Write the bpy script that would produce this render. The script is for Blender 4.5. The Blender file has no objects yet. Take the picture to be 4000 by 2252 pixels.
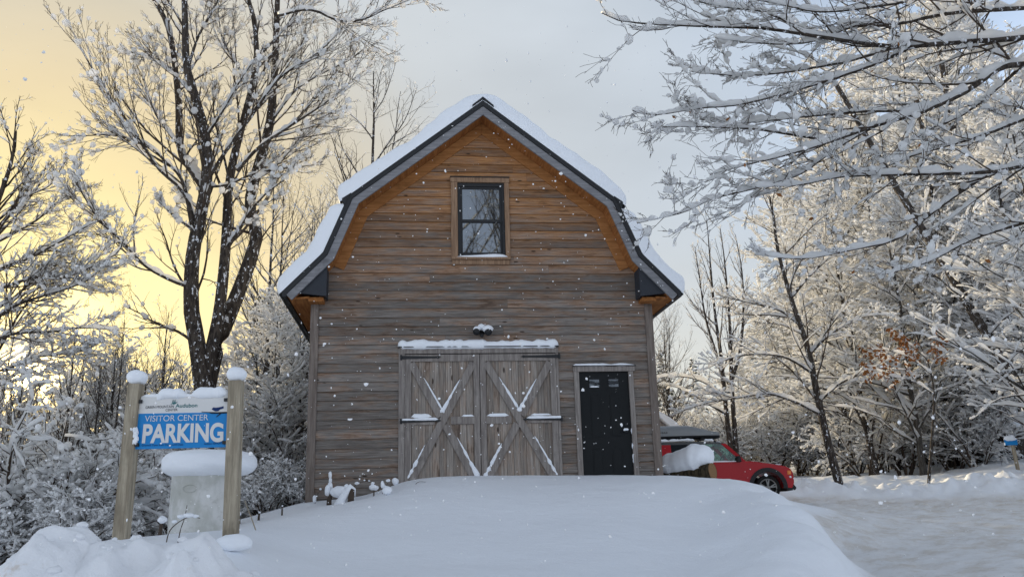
import bpy, bmesh, math, random
import numpy as np
from mathutils import Vector, Matrix

# ------------------------------------------------------------------ camera, light, sky
SC = bpy.context.scene
COL = SC.collection
PITCH, ROLL, YAW = 0.2466, 0.0282, 0.1173
BX, BY = -0.5008, 15.2969
F = 3371.0875 * 0.644            # focal length in pixels of a 2576 px wide frame

cam = bpy.data.cameras.new("camera")
cam_o = bpy.data.objects.new("camera", cam)
COL.objects.link(cam_o)
cam.sensor_width = 36.0
cam.lens = 36.0 * F / 2576.0
cam.clip_end = 2000
cam.clip_start = 0.05
cam_o.matrix_world = Matrix.Rotation(math.pi / 2 + PITCH, 4, 'X') @ Matrix.Rotation(-ROLL, 4, 'Z')
SC.camera = cam_o


def ray(x, y):
    X = (x - 1288) / F
    Y = (725.1 - y) / F
    cr, sr = math.cos(ROLL), math.sin(ROLL)
    X, Y = X * cr + Y * sr, -X * sr + Y * cr
    c, s = math.cos(PITCH), math.sin(PITCH)
    return np.array([X, c - s * Y, s + c * Y])


def P(x, y, d):
    """the point at distance d along +Y seen at this spot"""
    r = ray(x, y)
    return r / r[1] * d


SUN_EL, SUN_AZ = math.radians(7.9), math.radians(-29.7)
SUN = np.array([math.sin(SUN_AZ) * math.cos(SUN_EL), math.cos(SUN_AZ) * math.cos(SUN_EL), math.sin(SUN_EL)])
sun = bpy.data.lights.new("sun", 'SUN')
sun.energy = 5.0
sun.angle = math.radians(0.6)
sun.color = (1.0, 0.81, 0.52)
sun_o = bpy.data.objects.new("sun", sun)
COL.objects.link(sun_o)
sun_o.rotation_euler = Vector(SUN).to_track_quat('Z', 'Y').to_euler()

W = bpy.data.worlds.new("World")
SC.world = W
W.use_nodes = True
nt = W.node_tree
nt.nodes.clear()


def N(t, kind, **kw):
    n = t.nodes.new(kind)
    for k, v in kw.items():
        setattr(n, k, v)
    return n


def ramp(t, stops, interp='EASE'):
    n = t.nodes.new('ShaderNodeValToRGB')
    cr = n.color_ramp
    cr.interpolation = interp
    while len(cr.elements) < len(stops):
        cr.elements.new(0.5)
    for e, (p, c) in zip(cr.elements, stops):
        e.position = p
        e.color = (c[0], c[1], c[2], 1)
    return n


def build_world():
    L = nt.links.new
    out = N(nt, 'ShaderNodeOutputWorld')
    bg = N(nt, 'ShaderNodeBackground')
    bg.inputs[1].default_value = 0.1
    sky = N(nt, 'ShaderNodeTexSky', sky_type='NISHITA')
    sky.sun_disc = False
    sky.sun_elevation = SUN_EL
    sky.sun_rotation = SUN_AZ
    sky.air_density = 1.0
    sky.dust_density = 1.5
    tc = N(nt, 'ShaderNodeTexCoord')
    dot = N(nt, 'ShaderNodeVectorMath', operation='DOT_PRODUCT')
    L(tc.outputs['Generated'], dot.inputs[0])
    dot.inputs[1].default_value = SUN
    # angle from the sun / 180
    ac = N(nt, 'ShaderNodeMath', operation='ARCCOSINE')
    L(dot.outputs['Value'], ac.inputs[0])
    mul = N(nt, 'ShaderNodeMath', operation='MULTIPLY')
    mul.inputs[1].default_value = 1 / math.pi
    L(ac.outputs[0], mul.inputs[0])
    # thin cloud veil, brightest and yellowest round the sun (values are radiance)
    r = ramp(nt, [(0.0, (1.0, 0.86, 0.42)), (0.036, (1.0, 0.87, 0.40)), (0.067, (0.98, 0.82, 0.42)), (0.095, (0.82, 0.68, 0.42)),
                  (0.125, (0.67, 0.605, 0.47)), (0.165, (0.60, 0.635, 0.66)), (0.24, (0.56, 0.62, 0.69)), (0.33, (0.48, 0.60, 0.79)), (0.48, (0.46, 0.52, 0.62)),
                  (1.0, (0.46, 0.52, 0.62))], 'LINEAR')
    L(mul.outputs[0], r.inputs[0])
    noi = N(nt, 'ShaderNodeTexNoise')
    noi.inputs['Scale'].default_value = 2.2
    noi.inputs['Detail'].default_value = 5
    mp = N(nt, 'ShaderNodeMapping')
    mp.inputs['Scale'].default_value = (1, 1, 2.5)
    L(tc.outputs['Generated'], mp.inputs[0])
    L(mp.outputs[0], noi.inputs['Vector'])
    mr = N(nt, 'ShaderNodeMapRange')
    mr.inputs[1].default_value = 0.3
    mr.inputs[2].default_value = 0.7
    mr.inputs[3].default_value = 0.85
    mr.inputs[4].default_value = 1.1
    L(noi.outputs[0], mr.inputs[0])
    sc = N(nt, 'ShaderNodeVectorMath', operation='SCALE')
    L(r.outputs[0], sc.inputs[0])
    L(mr.outputs[0], sc.inputs['Scale'])
    sc2 = N(nt, 'ShaderNodeVectorMath', operation='SCALE')
    L(sc.outputs[0], sc2.inputs[0])
    sc2.inputs['Scale'].default_value = 8.0
    sep = N(nt, 'ShaderNodeSeparateXYZ')
    L(tc.outputs['Generated'], sep.inputs[0])
    el = ramp(nt, [(0.0, (3.2, 3.2, 3.2)), (0.22, (2.5, 2.5, 2.5)), (0.6, (0.78, 0.78, 0.78)), (1.0, (0.62, 0.62, 0.62))])
    L(sep.outputs[2], el.inputs[0])
    away = ramp(nt, [(0.0, (0, 0, 0)), (0.26, (0, 0, 0)), (0.40, (1, 1, 1)), (1.0, (1, 1, 1))])
    L(mul.outputs[0], away.inputs[0])
    fm = N(nt, 'ShaderNodeMix', data_type='RGBA')
    L(away.outputs[0], fm.inputs[0])
    fm.inputs[6].default_value = (1, 1, 1, 1)
    L(el.outputs[0], fm.inputs[7])
    sm = N(nt, 'ShaderNodeVectorMath', operation='MULTIPLY')
    L(sc2.outputs[0], sm.inputs[0])
    L(fm.outputs[2], sm.inputs[1])
    sc2 = sm
    lowz = ramp(nt, [(0.0, (1, 1, 1)), (0.10, (0.85, 0.85, 0.85)), (0.34, (0, 0, 0))])
    L(sep.outputs[2], lowz.inputs[0])
    side = ramp(nt, [(0.0, (0, 0, 0)), (0.10, (0, 0, 0)), (0.18, (1, 1, 1)), (0.33, (1, 1, 1)), (0.45, (0, 0, 0))])
    L(mul.outputs[0], side.inputs[0])
    wf = N(nt, 'ShaderNodeMath', operation='MULTIPLY')
    L(lowz.outputs[0], wf.inputs[0])
    L(side.outputs[0], wf.inputs[1])
    wm = N(nt, 'ShaderNodeMix', data_type='RGBA')
    L(wf.outputs[0], wm.inputs[0])
    L(sc2.outputs[0], wm.inputs[6])
    wm.inputs[7].default_value = (6.0, 5.95, 5.5, 1)

    class _O: outputs = [wm.outputs[2]]
    sc2 = _O
    # the bright blur of the sun behind the cloud
    core = ramp(nt, [(0.0, (1, 1, 1)), (0.005, (0.25, 0.25, 0.25)), (0.012, (0.03, 0.03, 0.03)), (0.045, (0, 0, 0))])
    L(mul.outputs[0], core.inputs[0])
    cm = N(nt, 'ShaderNodeVectorMath', operation='MULTIPLY')
    L(core.outputs[0], cm.inputs[0])
    cm.inputs[1].default_value = (220, 165, 70)
    add = N(nt, 'ShaderNodeVectorMath', operation='ADD')
    L(sc2.outputs[0], add.inputs[0])
    L(cm.outputs[0], add.inputs[1])
    ns = N(nt, 'ShaderNodeVectorMath', operation='SCALE')
    L(sky.outputs[0], ns.inputs[0])
    ns.inputs['Scale'].default_value = 0.10
    add2 = N(nt, 'ShaderNodeVectorMath', operation='ADD')
    L(add.outputs[0], add2.inputs[0])
    L(ns.outputs[0], add2.inputs[1])
    L(add2.outputs[0], bg.inputs[0])
    L(bg.outputs[0], out.inputs[0])


build_world()
SC.view_settings.view_transform = 'Standard'
SC.view_settings.look = 'None'
SC.view_settings.exposure = 0.3
SC.view_settings.gamma = 1.0
SC.cycles.max_bounces = 10
SC.cycles.diffuse_bounces = 8
SC.cycles.use_denoising = True
SC.cycles.denoiser = 'OPENIMAGEDENOISE'

# ------------------------------------------------------------------ helpers
def noise2(x, y, seed=0):
    """smooth value noise, about -1..1"""
    xi = np.floor(x).astype(np.int64)
    yi = np.floor(y).astype(np.int64)
    fx = x - xi
    fy = y - yi
    fx = fx * fx * (3 - 2 * fx)
    fy = fy * fy * (3 - 2 * fy)

    def h(a, b):
        n = (a * 374761393 + b * 668265263 + seed * 982451653) & 0x7fffffff
        n = ((n ^ (n >> 13)) * 1274126177) & 0x7fffffff
        n = n ^ (n >> 16)
        return (n % 65536) / 32768.0 - 1
    a = h(xi, yi) * (1 - fx) + h(xi + 1, yi) * fx
    b = h(xi, yi + 1) * (1 - fx) + h(xi + 1, yi + 1) * fx
    return a * (1 - fy) + b * fy


def fbm(x, y, seed=0, o=3):
    s = 0
    for i in range(o):
        s = s + noise2(x * 2 ** i, y * 2 ** i, seed + i) * 0.5 ** i
    return s


def sstep(a, b, x):
    t = np.clip((x - a) / (b - a), 0, 1)
    return t * t * (3 - 2 * t)


def raw_mesh(name, V, Q, mat, smooth=True, mi=None, T=None):
    """mesh from vertex array V and quad array Q (and triangle array T)"""
    me = bpy.data.meshes.new(name)
    V = np.asarray(V, dtype=np.float32)
    Q = np.asarray(Q, dtype=np.int32).reshape(-1, 4)
    T = np.zeros((0, 3), np.int32) if T is None else np.asarray(T, np.int32).reshape(-1, 3)
    me.vertices.add(len(V))
    me.vertices.foreach_set("co", V.ravel())
    me.loops.add(len(Q) * 4 + len(T) * 3)
    me.loops.foreach_set("vertex_index", np.concatenate([Q.ravel(), T.ravel()]))
    nf = len(Q) + len(T)
    me.polygons.add(nf)
    st = np.concatenate([np.arange(len(Q)) * 4, len(Q) * 4 + np.arange(len(T)) * 3]).astype(np.int32)
    me.polygons.foreach_set("loop_start", st)
    me.polygons.foreach_set("use_smooth", np.full(nf, smooth))
    for m in (mat if isinstance(mat, (list, tuple)) else [mat]):
        me.materials.append(m)
    if mi is not None:
        me.polygons.foreach_set("material_index", np.asarray(mi, np.int32))
    me.update(calc_edges=True)
    me.validate()
    return me


def link(name, me, parent=None):
    o = bpy.data.objects.new(name, me)
    COL.objects.link(o)
    if parent is not None:
        o.parent = parent
    return o


def tag(o, label=None, cat=None, group=None, kind=None):
    if label: o["label"] = label
    if cat: o["category"] = cat
    if group: o["group"] = group
    if kind: o["kind"] = kind
    return o


def empty(name, loc=(0, 0, 0), rz=0, label=None, cat=None, group=None):
    o = bpy.data.objects.new(name, None)
    COL.objects.link(o)
    o.location = loc
    o.rotation_euler = (0, 0, rz)
    o.empty_display_size = 0.2
    return tag(o, label, cat, group)


class MB:
    """collects pieces of one part"""

    def __init__(s):
        s.v, s.q, s.t, s.n = [], [], [], 0
        s.qa = []

    def add(s, V, Q=(), T=(), a=0.0):
        V = np.asarray(V, float).reshape(-1, 3)
        Q = np.asarray(Q, int).reshape(-1, 4)
        T = np.asarray(T, int).reshape(-1, 3)
        s.v.append(V)
        s.q.append(Q + s.n)
        s.t.append(T + s.n)
        s.qa.append(np.full(len(Q), a))
        s.n += len(V)
        return s

    def hexa(s, c8, a=0.0):
        """8 corners: 4 of the bottom ring, 4 of the top ring"""
        return s.add(c8, [(0, 3, 2, 1), (4, 5, 6, 7), (0, 1, 5, 4), (1, 2, 6, 5), (2, 3, 7, 6), (3, 0, 4, 7)], a=a)

    def box(s, x0, x1, y0, y1, z0, z1, a=0.0):
        return s.hexa([(x0, y0, z0), (x1, y0, z0), (x1, y1, z0), (x0, y1, z0), (x0, y0, z1), (x1, y0, z1), (x1, y1, z1), (x0, y1, z1)], a)

    def bar(s, p0, p1, w, h, up=(0, 0, 1), a=0.0):
        p0, p1 = Vector(p0), Vector(p1)
        d = (p1 - p0).normalized()
        sd = d.cross(Vector(up)).normalized() * (w / 2)
        u = sd.cross(d).normalized() * (h / 2)
        c = []
        for p in (p0, p1):
            c += [p - sd - u, p + sd - u, p + sd + u, p - sd + u]
        return s.hexa([tuple(x) for x in c], a)

    def prism(s, poly, y0, y1):
        """polygon in the XZ plane (any shape), thickened along Y"""
        n = len(poly)
        V = [(x, y0, z) for x, z in poly] + [(x, y1, z) for x, z in poly]
        from mathutils.geometry import tessellate_polygon
        tr = tessellate_polygon([[Vector((x, z, 0)) for x, z in poly]])
        T = [tuple(t) for t in tr] + [tuple(i + n for i in reversed(t)) for t in tr]
        Q = [(i, (i + 1) % n, (i + 1) % n + n, i + n) for i in range(n)]
        return s.add(V, Q, T)

    def tube(s, pts, rad, sides=8, squash=1.0, cap=True):
        Pn = np.asarray(pts, float)[None]
        R = np.broadcast_to(np.asarray(rad, float), (Pn.shape[1],))[None]
        V, Q = tubes(Pn, R, sides, squash)
        T = []
        if cap:
            n = Pn.shape[1]
            V = np.vstack([V, Pn[0, :1], Pn[0, -1:]])
            k = n * sides
            for i in range(sides):
                T.append((k, (i + 1) % sides, i))
                T.append((k + 1, (n - 1) * sides + i, (n - 1) * sides + (i + 1) % sides))
        return s.add(V, Q, T)

    def cyl(s, p0, p1, r, sides=16):
        return s.tube([p0, p1], [r, r], sides)

    def blob(s, c, r, seed=0, rough=0.15, sub=2, flat=None):
        V, T = ico(sub)
        V = V.copy()
        k = 1 + rough * (noise2(V[:, 0] * 1.7 + seed * 3.1, V[:, 1] * 1.7 + V[:, 2] * 1.3 + seed, seed) +
                         0.5 * noise2(V[:, 0] * 4 + seed, V[:, 1] * 4 + V[:, 2] * 3.3, seed + 5))
        V *= k[:, None]
        if flat is not None:
            V[:, 2] = np.maximum(V[:, 2], flat)
        return s.add(V * np.asarray(r, float) + np.asarray(c, float), (), T)

    def arrays(s):
        return np.vstack(s.v), np.vstack(s.q), np.vstack(s.t)

    def build(s, name, mat, parent=None, smooth=False, bevel=0, attr=None):
        V, Q, T = s.arrays()
        me = raw_mesh(name, V, Q, mat, smooth, T=T)
        if attr:
            a = me.attributes.new(attr, 'FLOAT', 'FACE')
            a.data.foreach_set("value", np.concatenate([np.concatenate(s.qa), np.zeros(len(T))]).astype(np.float32))
        o = link(name, me, parent)
        if bevel:
            m = o.modifiers.new("bevel", 'BEVEL')
            m.width = bevel
            m.segments = 2
            m.limit_method = 'ANGLE'
        return o


def build_each(mb, name, m, parent=None, smooth=False, bevel=0, size=1):
    """every piece (or run of pieces) of the collector as a part of its own"""
    out = []
    off = np.cumsum([0] + [len(v) for v in mb.v])
    for i in range(0, len(mb.v), size):
        b = MB()
        for j in range(i, min(i + size, len(mb.v))):
            b.add(mb.v[j], mb.q[j] - off[j], mb.t[j] - off[j])
        out.append(b.build(name, m, parent, smooth, bevel))
    return out


_ico = {}


def ico(sub):
    if sub not in _ico:
        bm = bmesh.new()
        bmesh.ops.create_icosphere(bm, subdivisions=sub, radius=1)
        bm.verts.ensure_lookup_table()
        _ico[sub] = (np.array([v.co[:] for v in bm.verts]), np.array([[v.index for v in f.verts] for f in bm.faces]))
        bm.free()
    return _ico[sub]


def tubes(Pn, R, sides, squash=1.0, lift=None):
    """batch of tubes: Pn (B,n,3), R (B,n)"""
    B, n, _ = Pn.shape
    Tn = np.gradient(Pn, axis=1)
    Tn /= np.linalg.norm(Tn, axis=2, keepdims=True) + 1e-9
    up = np.zeros_like(Tn)
    up[..., 2] = 1
    S = np.cross(Tn, up)
    ln = np.linalg.norm(S, axis=2, keepdims=True)
    alt = np.cross(Tn, np.broadcast_to(np.array([1.0, 0.2, 0]), Tn.shape))
    S = np.where(ln > 0.25, S, alt * 1.0)
    S /= np.linalg.norm(S, axis=2, keepdims=True) + 1e-9
    U = np.cross(S, Tn)
    C = Pn.copy()
    if lift is not None:
        C[..., 2] += lift
    th = np.arange(sides) / sides * 2 * np.pi
    V = C[:, :, None, :] + R[:, :, None, None] * (np.cos(th)[None, None, :, None] * S[:, :, None, :] +
                                                   squash * np.sin(th)[None, None, :, None] * U[:, :, None, :])
    b = np.arange(B)[:, None, None] * (n * sides)
    i = np.arange(n - 1)[None, :, None] * sides
    j = np.arange(sides)[None, None, :]
    j2 = (j + 1) % sides
    Q = np.stack([b + i + j, b + i + j2, b + i + sides + j2, b + i + sides + j], axis=-1).reshape(-1, 4)
    return V.reshape(-1, 3), Q


def resample(pts, n):
    p = np.asarray(pts, float)
    # Catmull-Rom through the points
    q = np.vstack([2 * p[0] - p[1], p, 2 * p[-1] - p[-2]])
    out = []
    for i in range(1, len(q) - 2):
        for t in np.linspace(0, 1, 8, endpoint=False):
            a, b, c, d = q[i - 1], q[i], q[i + 1], q[i + 2]
            out.append(0.5 * (2 * b + (c - a) * t + (2 * a - 5 * b + 4 * c - d) * t * t + (3 * b - a - 3 * c + d) * t ** 3))
    out.append(q[-2])
    out = np.array(out)
    L = np.concatenate([[0], np.cumsum(np.linalg.norm(np.diff(out, axis=0), axis=1))])
    s = np.linspace(0, L[-1], n)
    return np.stack([np.interp(s, L, out[:, k]) for k in range(out.shape[1])], axis=1)


# ------------------------------------------------------------------ materials
def mat(name, col, rough=0.6, spec=0.3, metal=0.0):
    m = bpy.data.materials.new(name)
    m.use_nodes = True
    b = m.node_tree.nodes['Principled BSDF']
    b.inputs['Base Color'].default_value = (*col, 1)
    b.inputs['Roughness'].default_value = rough
    b.inputs['Specular IOR Level'].default_value = spec
    b.inputs['Metallic'].default_value = metal
    return m


def tex_noise(t, vec, scale, detail=4, rough=0.6):
    n = N(t, 'ShaderNodeTexNoise')
    n.inputs['Scale'].default_value = scale
    n.inputs['Detail'].default_value = detail
    n.inputs['Roughness'].default_value = rough
    if vec is not None:
        t.links.new(vec, n.inputs['Vector'])
    return n


def mapping(t, vec, scale=(1, 1, 1)):
    m = N(t, 'ShaderNodeMapping')
    m.inputs['Scale'].default_value = scale
    t.links.new(vec, m.inputs[0])
    return m.outputs[0]


def mix(t, fac, a, b, mode='MIX'):
    m = N(t, 'ShaderNodeMix', data_type='RGBA', blend_type=mode)
    for s, v in ((0, fac), (6, a), (7, b)):
        if hasattr(v, 'node'):
            t.links.new(v, m.inputs[s])
        elif s == 0:
            m.inputs[0].default_value = v
        else:
            m.inputs[s].default_value = (*v, 1)
    return m.outputs[2]


def maprange(t, v, a, b, c=0.0, d=1.0):
    m = N(t, 'ShaderNodeMapRange', interpolation_type='SMOOTHSTEP')
    for i, x in enumerate((a, b, c, d)):
        m.inputs[i + 1].default_value = x
    t.links.new(v, m.inputs[0])
    return m.outputs[0]


def math_(t, op, a, b=None):
    m = N(t, 'ShaderNodeMath', operation=op)
    for i, x in enumerate((a, b)):
        if x is None: continue
        if hasattr(x, 'node'): t.links.new(x, m.inputs[i])
        else: m.inputs[i].default_value = x
    return m.outputs[0]


def bump(t, bsdf, h, strength=0.5, dist=0.02):
    b = N(t, 'ShaderNodeBump')
    b.inputs['Strength'].default_value = strength
    b.inputs['Distance'].default_value = dist
    t.links.new(h, b.inputs['Height'])
    t.links.new(b.outputs[0], bsdf.inputs['Normal'])


def snow_mat(name, col=(0.86, 0.885, 0.92), scale=18, strength=0.35, dist=0.03):
    m = mat(name, col, 0.75, 0.2)
    t = m.node_tree
    b = t.nodes['Principled BSDF']
    g = N(t, 'ShaderNodeNewGeometry')
    n1 = tex_noise(t, g.outputs['Position'], scale, 6, 0.65)
    bump(t, b, n1.outputs[0], strength, dist)
    return m


def ground_mat():
    m = mat("ground_snow", (0.86, 0.885, 0.92), 0.75, 0.2)
    t = m.node_tree
    b = t.nodes['Principled BSDF']
    g = N(t, 'ShaderNodeNewGeometry')
    at = N(t, 'ShaderNodeAttribute', attribute_name="road")
    n1 = tex_noise(t, mapping(t, g.outputs['Position'], (0.6, 1.0, 1.0)), 7, 9, 0.68)
    n2 = tex_noise(t, g.outputs['Position'], 2.2, 6, 0.7)
    dirty = mix(t, maprange(t, n2.outputs[0], 0.42, 0.68), (0.80, 0.80, 0.80), (0.66, 0.62, 0.57))
    n3 = tex_noise(t, g.outputs['Position'], 26, 3, 0.6)
    specks = mix(t, maprange(t, n3.outputs[0], 0.69, 0.73), dirty, (0.30, 0.26, 0.22))
    c = mix(t, at.outputs['Fac'], (0.86, 0.885, 0.92), specks)
    t.links.new(c, b.inputs['Base Color'])
    s = math_(t, 'MULTIPLY_ADD', at.outputs['Fac'], 0.5)
    s.node.inputs[2].default_value = 0.42
    bm = N(t, 'ShaderNodeBump')
    t.links.new(s, bm.inputs['Strength'])
    bm.inputs['Distance'].default_value = 0.05
    t.links.new(n1.outputs[0], bm.inputs['Height'])
    t.links.new(bm.outputs[0], b.inputs['Normal'])
    return m


def siding_mat(name, vertical=False, lo=2.7, hi=6.8, greys=((0.262, 0.236, 0.212), (0.118, 0.101, 0.089)), warm=((0.45, 0.235, 0.10), (0.25, 0.108, 0.039)), full=None):
    """weathered boards: grey where rain reaches, still orange under the roof"""
    m = mat(name, (0.2, 0.15, 0.12), 0.85, 0.15)
    t = m.node_tree
    b = t.nodes['Principled BSDF']
    tc = N(t, 'ShaderNodeTexCoord')
    at = N(t, 'ShaderNodeAttribute', attribute_name="board")
    add = N(t, 'ShaderNodeVectorMath', operation='ADD')
    t.links.new(tc.outputs['Object'], add.inputs[0])
    cx = N(t, 'ShaderNodeCombineXYZ')
    k = math_(t, 'MULTIPLY', at.outputs['Fac'], 37.0)
    for i in range(3): t.links.new(k, cx.inputs[i])
    t.links.new(cx.outputs[0], add.inputs[1])
    vec = add.outputs[0]
    gs = (30, 6, 1.6) if vertical else (1.6, 6, 30)
    grain = tex_noise(t, mapping(t, vec, gs), 1.5, 8, 0.7)
    blotch = tex_noise(t, mapping(t, vec, (6, 3, 1.3) if vertical else (1.3, 3, 6)), 1.4, 5, 0.65)
    knot = N(t, 'ShaderNodeTexVoronoi')
    knot.inputs['Scale'].default_value = 1.0
    t.links.new(mapping(t, vec, (4.5, 1, 1.6) if vertical else (1.8, 1, 5.5)), knot.inputs['Vector'])
    grey = mix(t, maprange(t, grain.outputs[0], 0.30, 0.72), greys[1], greys[0])
    wrm = mix(t, maprange(t, grain.outputs[0], 0.35, 0.7), warm[1], warm[0])
    sp = N(t, 'ShaderNodeSeparateXYZ')
    t.links.new(tc.outputs['Object'], sp.inputs[0])
    if full is None:
        z = maprange(t, sp.outputs[2], lo, hi, 0.06, 0.80)
        bl = math_(t, 'SUBTRACT', blotch.outputs[0], 0.5)
        f = math_(t, 'ADD', z, math_(t, 'MULTIPLY', bl, 1.9))
        rb = math_(t, 'MULTIPLY', math_(t, 'SUBTRACT', at.outputs['Fac'], 0.5), 0.16)
        f = math_(t, 'ADD', f, rb)
        # the strip under each lap never weathers
        fr_ = math_(t, 'FRACT', math_(t, 'DIVIDE', math_(t, 'SUBTRACT', 3.652, sp.outputs[2]), 0.1642))
        f = math_(t, 'ADD', f, math_(t, 'MULTIPLY', maprange(t, fr_, 0.06, 0.20, 0.7, 0.0), math_(t, 'ADD', z, 0.12)))
        f.node.use_clamp = True
    else:
        f = math_(t, 'ADD', math_(t, 'MULTIPLY', math_(t, 'SUBTRACT', blotch.outputs[0], 0.5), 1.2), full)
        f.node.use_clamp = True
    c = mix(t, f, grey, wrm)
    # board to board differences
    v = maprange(t, at.outputs['Fac'], 0, 1, 0.80, 1.16)
    cc = N(t, 'ShaderNodeVectorMath', operation='SCALE')
    t.links.new(c, cc.inputs[0])
    t.links.new(v, cc.inputs['Scale'])
    c = cc.outputs[0]
    st = maprange(t, blotch.outputs[0], 0.57, 0.72, 0, 0.7)
    c = mix(t, st, c, (0.05, 0.04, 0.036))
    c = mix(t, maprange(t, knot.outputs['Distance'], 0.05, 0.11, 0.9, 0), c, (0.035, 0.022, 0.016))
    crk = tex_noise(t, mapping(t, vec, (60, 6, 2.2) if vertical else (2.2, 6, 60)), 2.0, 5, 0.7)
    c = mix(t, maprange(t, crk.outputs[0], 0.60, 0.70, 0, 0.65), c, (0.04, 0.03, 0.026))
    t.links.new(c, b.inputs['Base Color'])
    bump(t, b, grain.outputs[0], 0.8, 0.008)
    return m


def simple_wood(name, a, bcol, axis='z', scale=1.0):
    m = mat(name, a, 0.85, 0.15)
    t = m.node_tree
    b = t.nodes['Principled BSDF']
    tc = N(t, 'ShaderNodeTexCoord')
    s = {'x': (1.5, 20, 20), 'y': (20, 1.5, 20), 'z': (20, 20, 1.5)}[axis]
    n1 = tex_noise(t, mapping(t, tc.outputs['Object'], s), 1.5 * scale, 8, 0.7)
    n2 = tex_noise(t, tc.outputs['Object'], 3, 4)
    c = mix(t, maprange(t, n1.outputs[0], 0.35, 0.68), bcol, a)
    c = mix(t, maprange(t, n2.outputs[0], 0.55, 0.75, 0, 0.5), c, tuple(x * 0.45 for x in bcol))
    t.links.new(c, b.inputs['Base Color'])
    bump(t, b, n1.outputs[0], 0.5, 0.006)
    return m


def bark_mat(name, a=(0.085, 0.07, 0.058), b_=(0.03, 0.025, 0.022), snow=0.585):
    m = mat(name, a, 0.9, 0.1)
    t = m.node_tree
    b = t.nodes['Principled BSDF']
    tc = N(t, 'ShaderNodeTexCoord')
    n1 = tex_noise(t, mapping(t, tc.outputs['Object'], (14, 14, 3)), 1.6, 6, 0.7)
    n2 = tex_noise(t, mapping(t, tc.outputs['Object'], (9, 9, 5)), 1.5, 6, 0.75)
    c = mix(t, maprange(t, n1.outputs[0], 0.38, 0.62), b_, a)
    c = mix(t, maprange(t, n2.outputs[0], snow, snow + 0.02), c, (0.84, 0.86, 0.9))   # snow caught in the bark
    t.links.new(c, b.inputs['Base Color'])
    bump(t, b, n1.outputs[0], 0.8, 0.02)
    return m


M = {}
M['snow'] = snow_mat("snow", scale=22, strength=0.3, dist=0.02)
def thin_snow():
    m = bpy.data.materials.new("tree_snow")
    m.use_nodes = True
    t = m.node_tree
    t.nodes.clear()
    o = N(t, 'ShaderNodeOutputMaterial')
    d = N(t, 'ShaderNodeBsdfDiffuse')
    d.inputs[0].default_value = (0.945, 0.95, 0.96, 1)
    tl = N(t, 'ShaderNodeBsdfTranslucent')
    tl.inputs[0].default_value = (0.96, 0.955, 0.94, 1)
    mx = N(t, 'ShaderNodeMixShader')
    mx.inputs[0].default_value = 0.62
    t.links.new(d.outputs[0], mx.inputs[1])
    t.links.new(tl.outputs[0], mx.inputs[2])
    t.links.new(mx.outputs[0], o.inputs[0])
    return m


M['tree_snow'] = thin_snow()
M['bank_snow'] = snow_mat("bank_snow", (0.84, 0.85, 0.865), 11, 0.5, 0.05)
M['ground'] = ground_mat()
M['siding'] = siding_mat("siding")
M['door_wood'] = siding_mat("door_planks", vertical=True, full=0.10, greys=((0.35, 0.312, 0.275), (0.17, 0.147, 0.128)), warm=((0.46, 0.26, 0.12), (0.26, 0.12, 0.05)))
M['trim'] = simple_wood("trim_wood_grey", (0.31, 0.28, 0.255), (0.175, 0.152, 0.138), 'z')
M['trim_x'] = simple_wood("trim_wood_grey_flat", (0.36, 0.325, 0.295), (0.21, 0.182, 0.165), 'x')
M['win_trim'] = simple_wood("window_trim_wood", (0.36, 0.235, 0.15), (0.21, 0.13, 0.082), 'z')
M['soffit'] = simple_wood("soffit_wood", (0.40, 0.17, 0.055), (0.24, 0.092, 0.028), 'y')
M['frieze'] = simple_wood("frieze_wood", (0.42, 0.19, 0.068), (0.26, 0.11, 0.036), 'x')
M['fascia'] = simple_wood("fascia_wood_grey", (0.27, 0.27, 0.28), (0.18, 0.18, 0.19), 'x')
M['corner'] = simple_wood("corner_wood", (0.23, 0.192, 0.166), (0.13, 0.105, 0.09), 'z')
M['black'] = mat("black_metal", (0.012, 0.013, 0.015), 0.55, 0.4)
M['eave_black'] = mat("black_panel", (0.028, 0.032, 0.04), 0.6, 0.3)
M['door_black'] = mat("black_door_paint", (0.007, 0.0085, 0.0095), 0.6, 0.22)
M['dark'] = mat("dark_inside", (0.01, 0.01, 0.01), 0.9, 0.1)
M['bark'] = bark_mat("bark")
M['bark_far'] = bark_mat("bark_grey", (0.10, 0.09, 0.08), (0.04, 0.035, 0.03), 0.66)
M['twig'] = mat("twig_bark", (0.075, 0.058, 0.046), 0.9, 0.1)
M['leaf'] = mat("dry_leaf", (0.29, 0.12, 0.04), 0.8, 0.1)
M['needle'] = mat("conifer_needles", (0.035, 0.055, 0.035), 0.8, 0.1)


def glass_mat(name, tint=(0.01, 0.013, 0.015), refl=0.3):
    m = bpy.data.materials.new(name)
    m.use_nodes = True
    t = m.node_tree
    t.nodes.clear()
    o = N(t, 'ShaderNodeOutputMaterial')
    d = N(t, 'ShaderNodeBsdfDiffuse')
    d.inputs[0].default_value = (*tint, 1)
    g = N(t, 'ShaderNodeBsdfGlossy')
    g.inputs['Color'].default_value = (0.85, 0.92, 1, 1)
    g.inputs['Roughness'].default_value = 0.02
    mx = N(t, 'ShaderNodeMixShader')
    mx.inputs[0].default_value = refl
    t.links.new(d.outputs[0], mx.inputs[1])
    t.links.new(g.outputs[0], mx.inputs[2])
    t.links.new(mx.outputs[0], o.inputs[0])
    return m


M['pane'] = glass_mat("window_glass", refl=0.17)
M['door_pane'] = glass_mat("door_glass", (0.02, 0.022, 0.024), 0.07)

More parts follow.
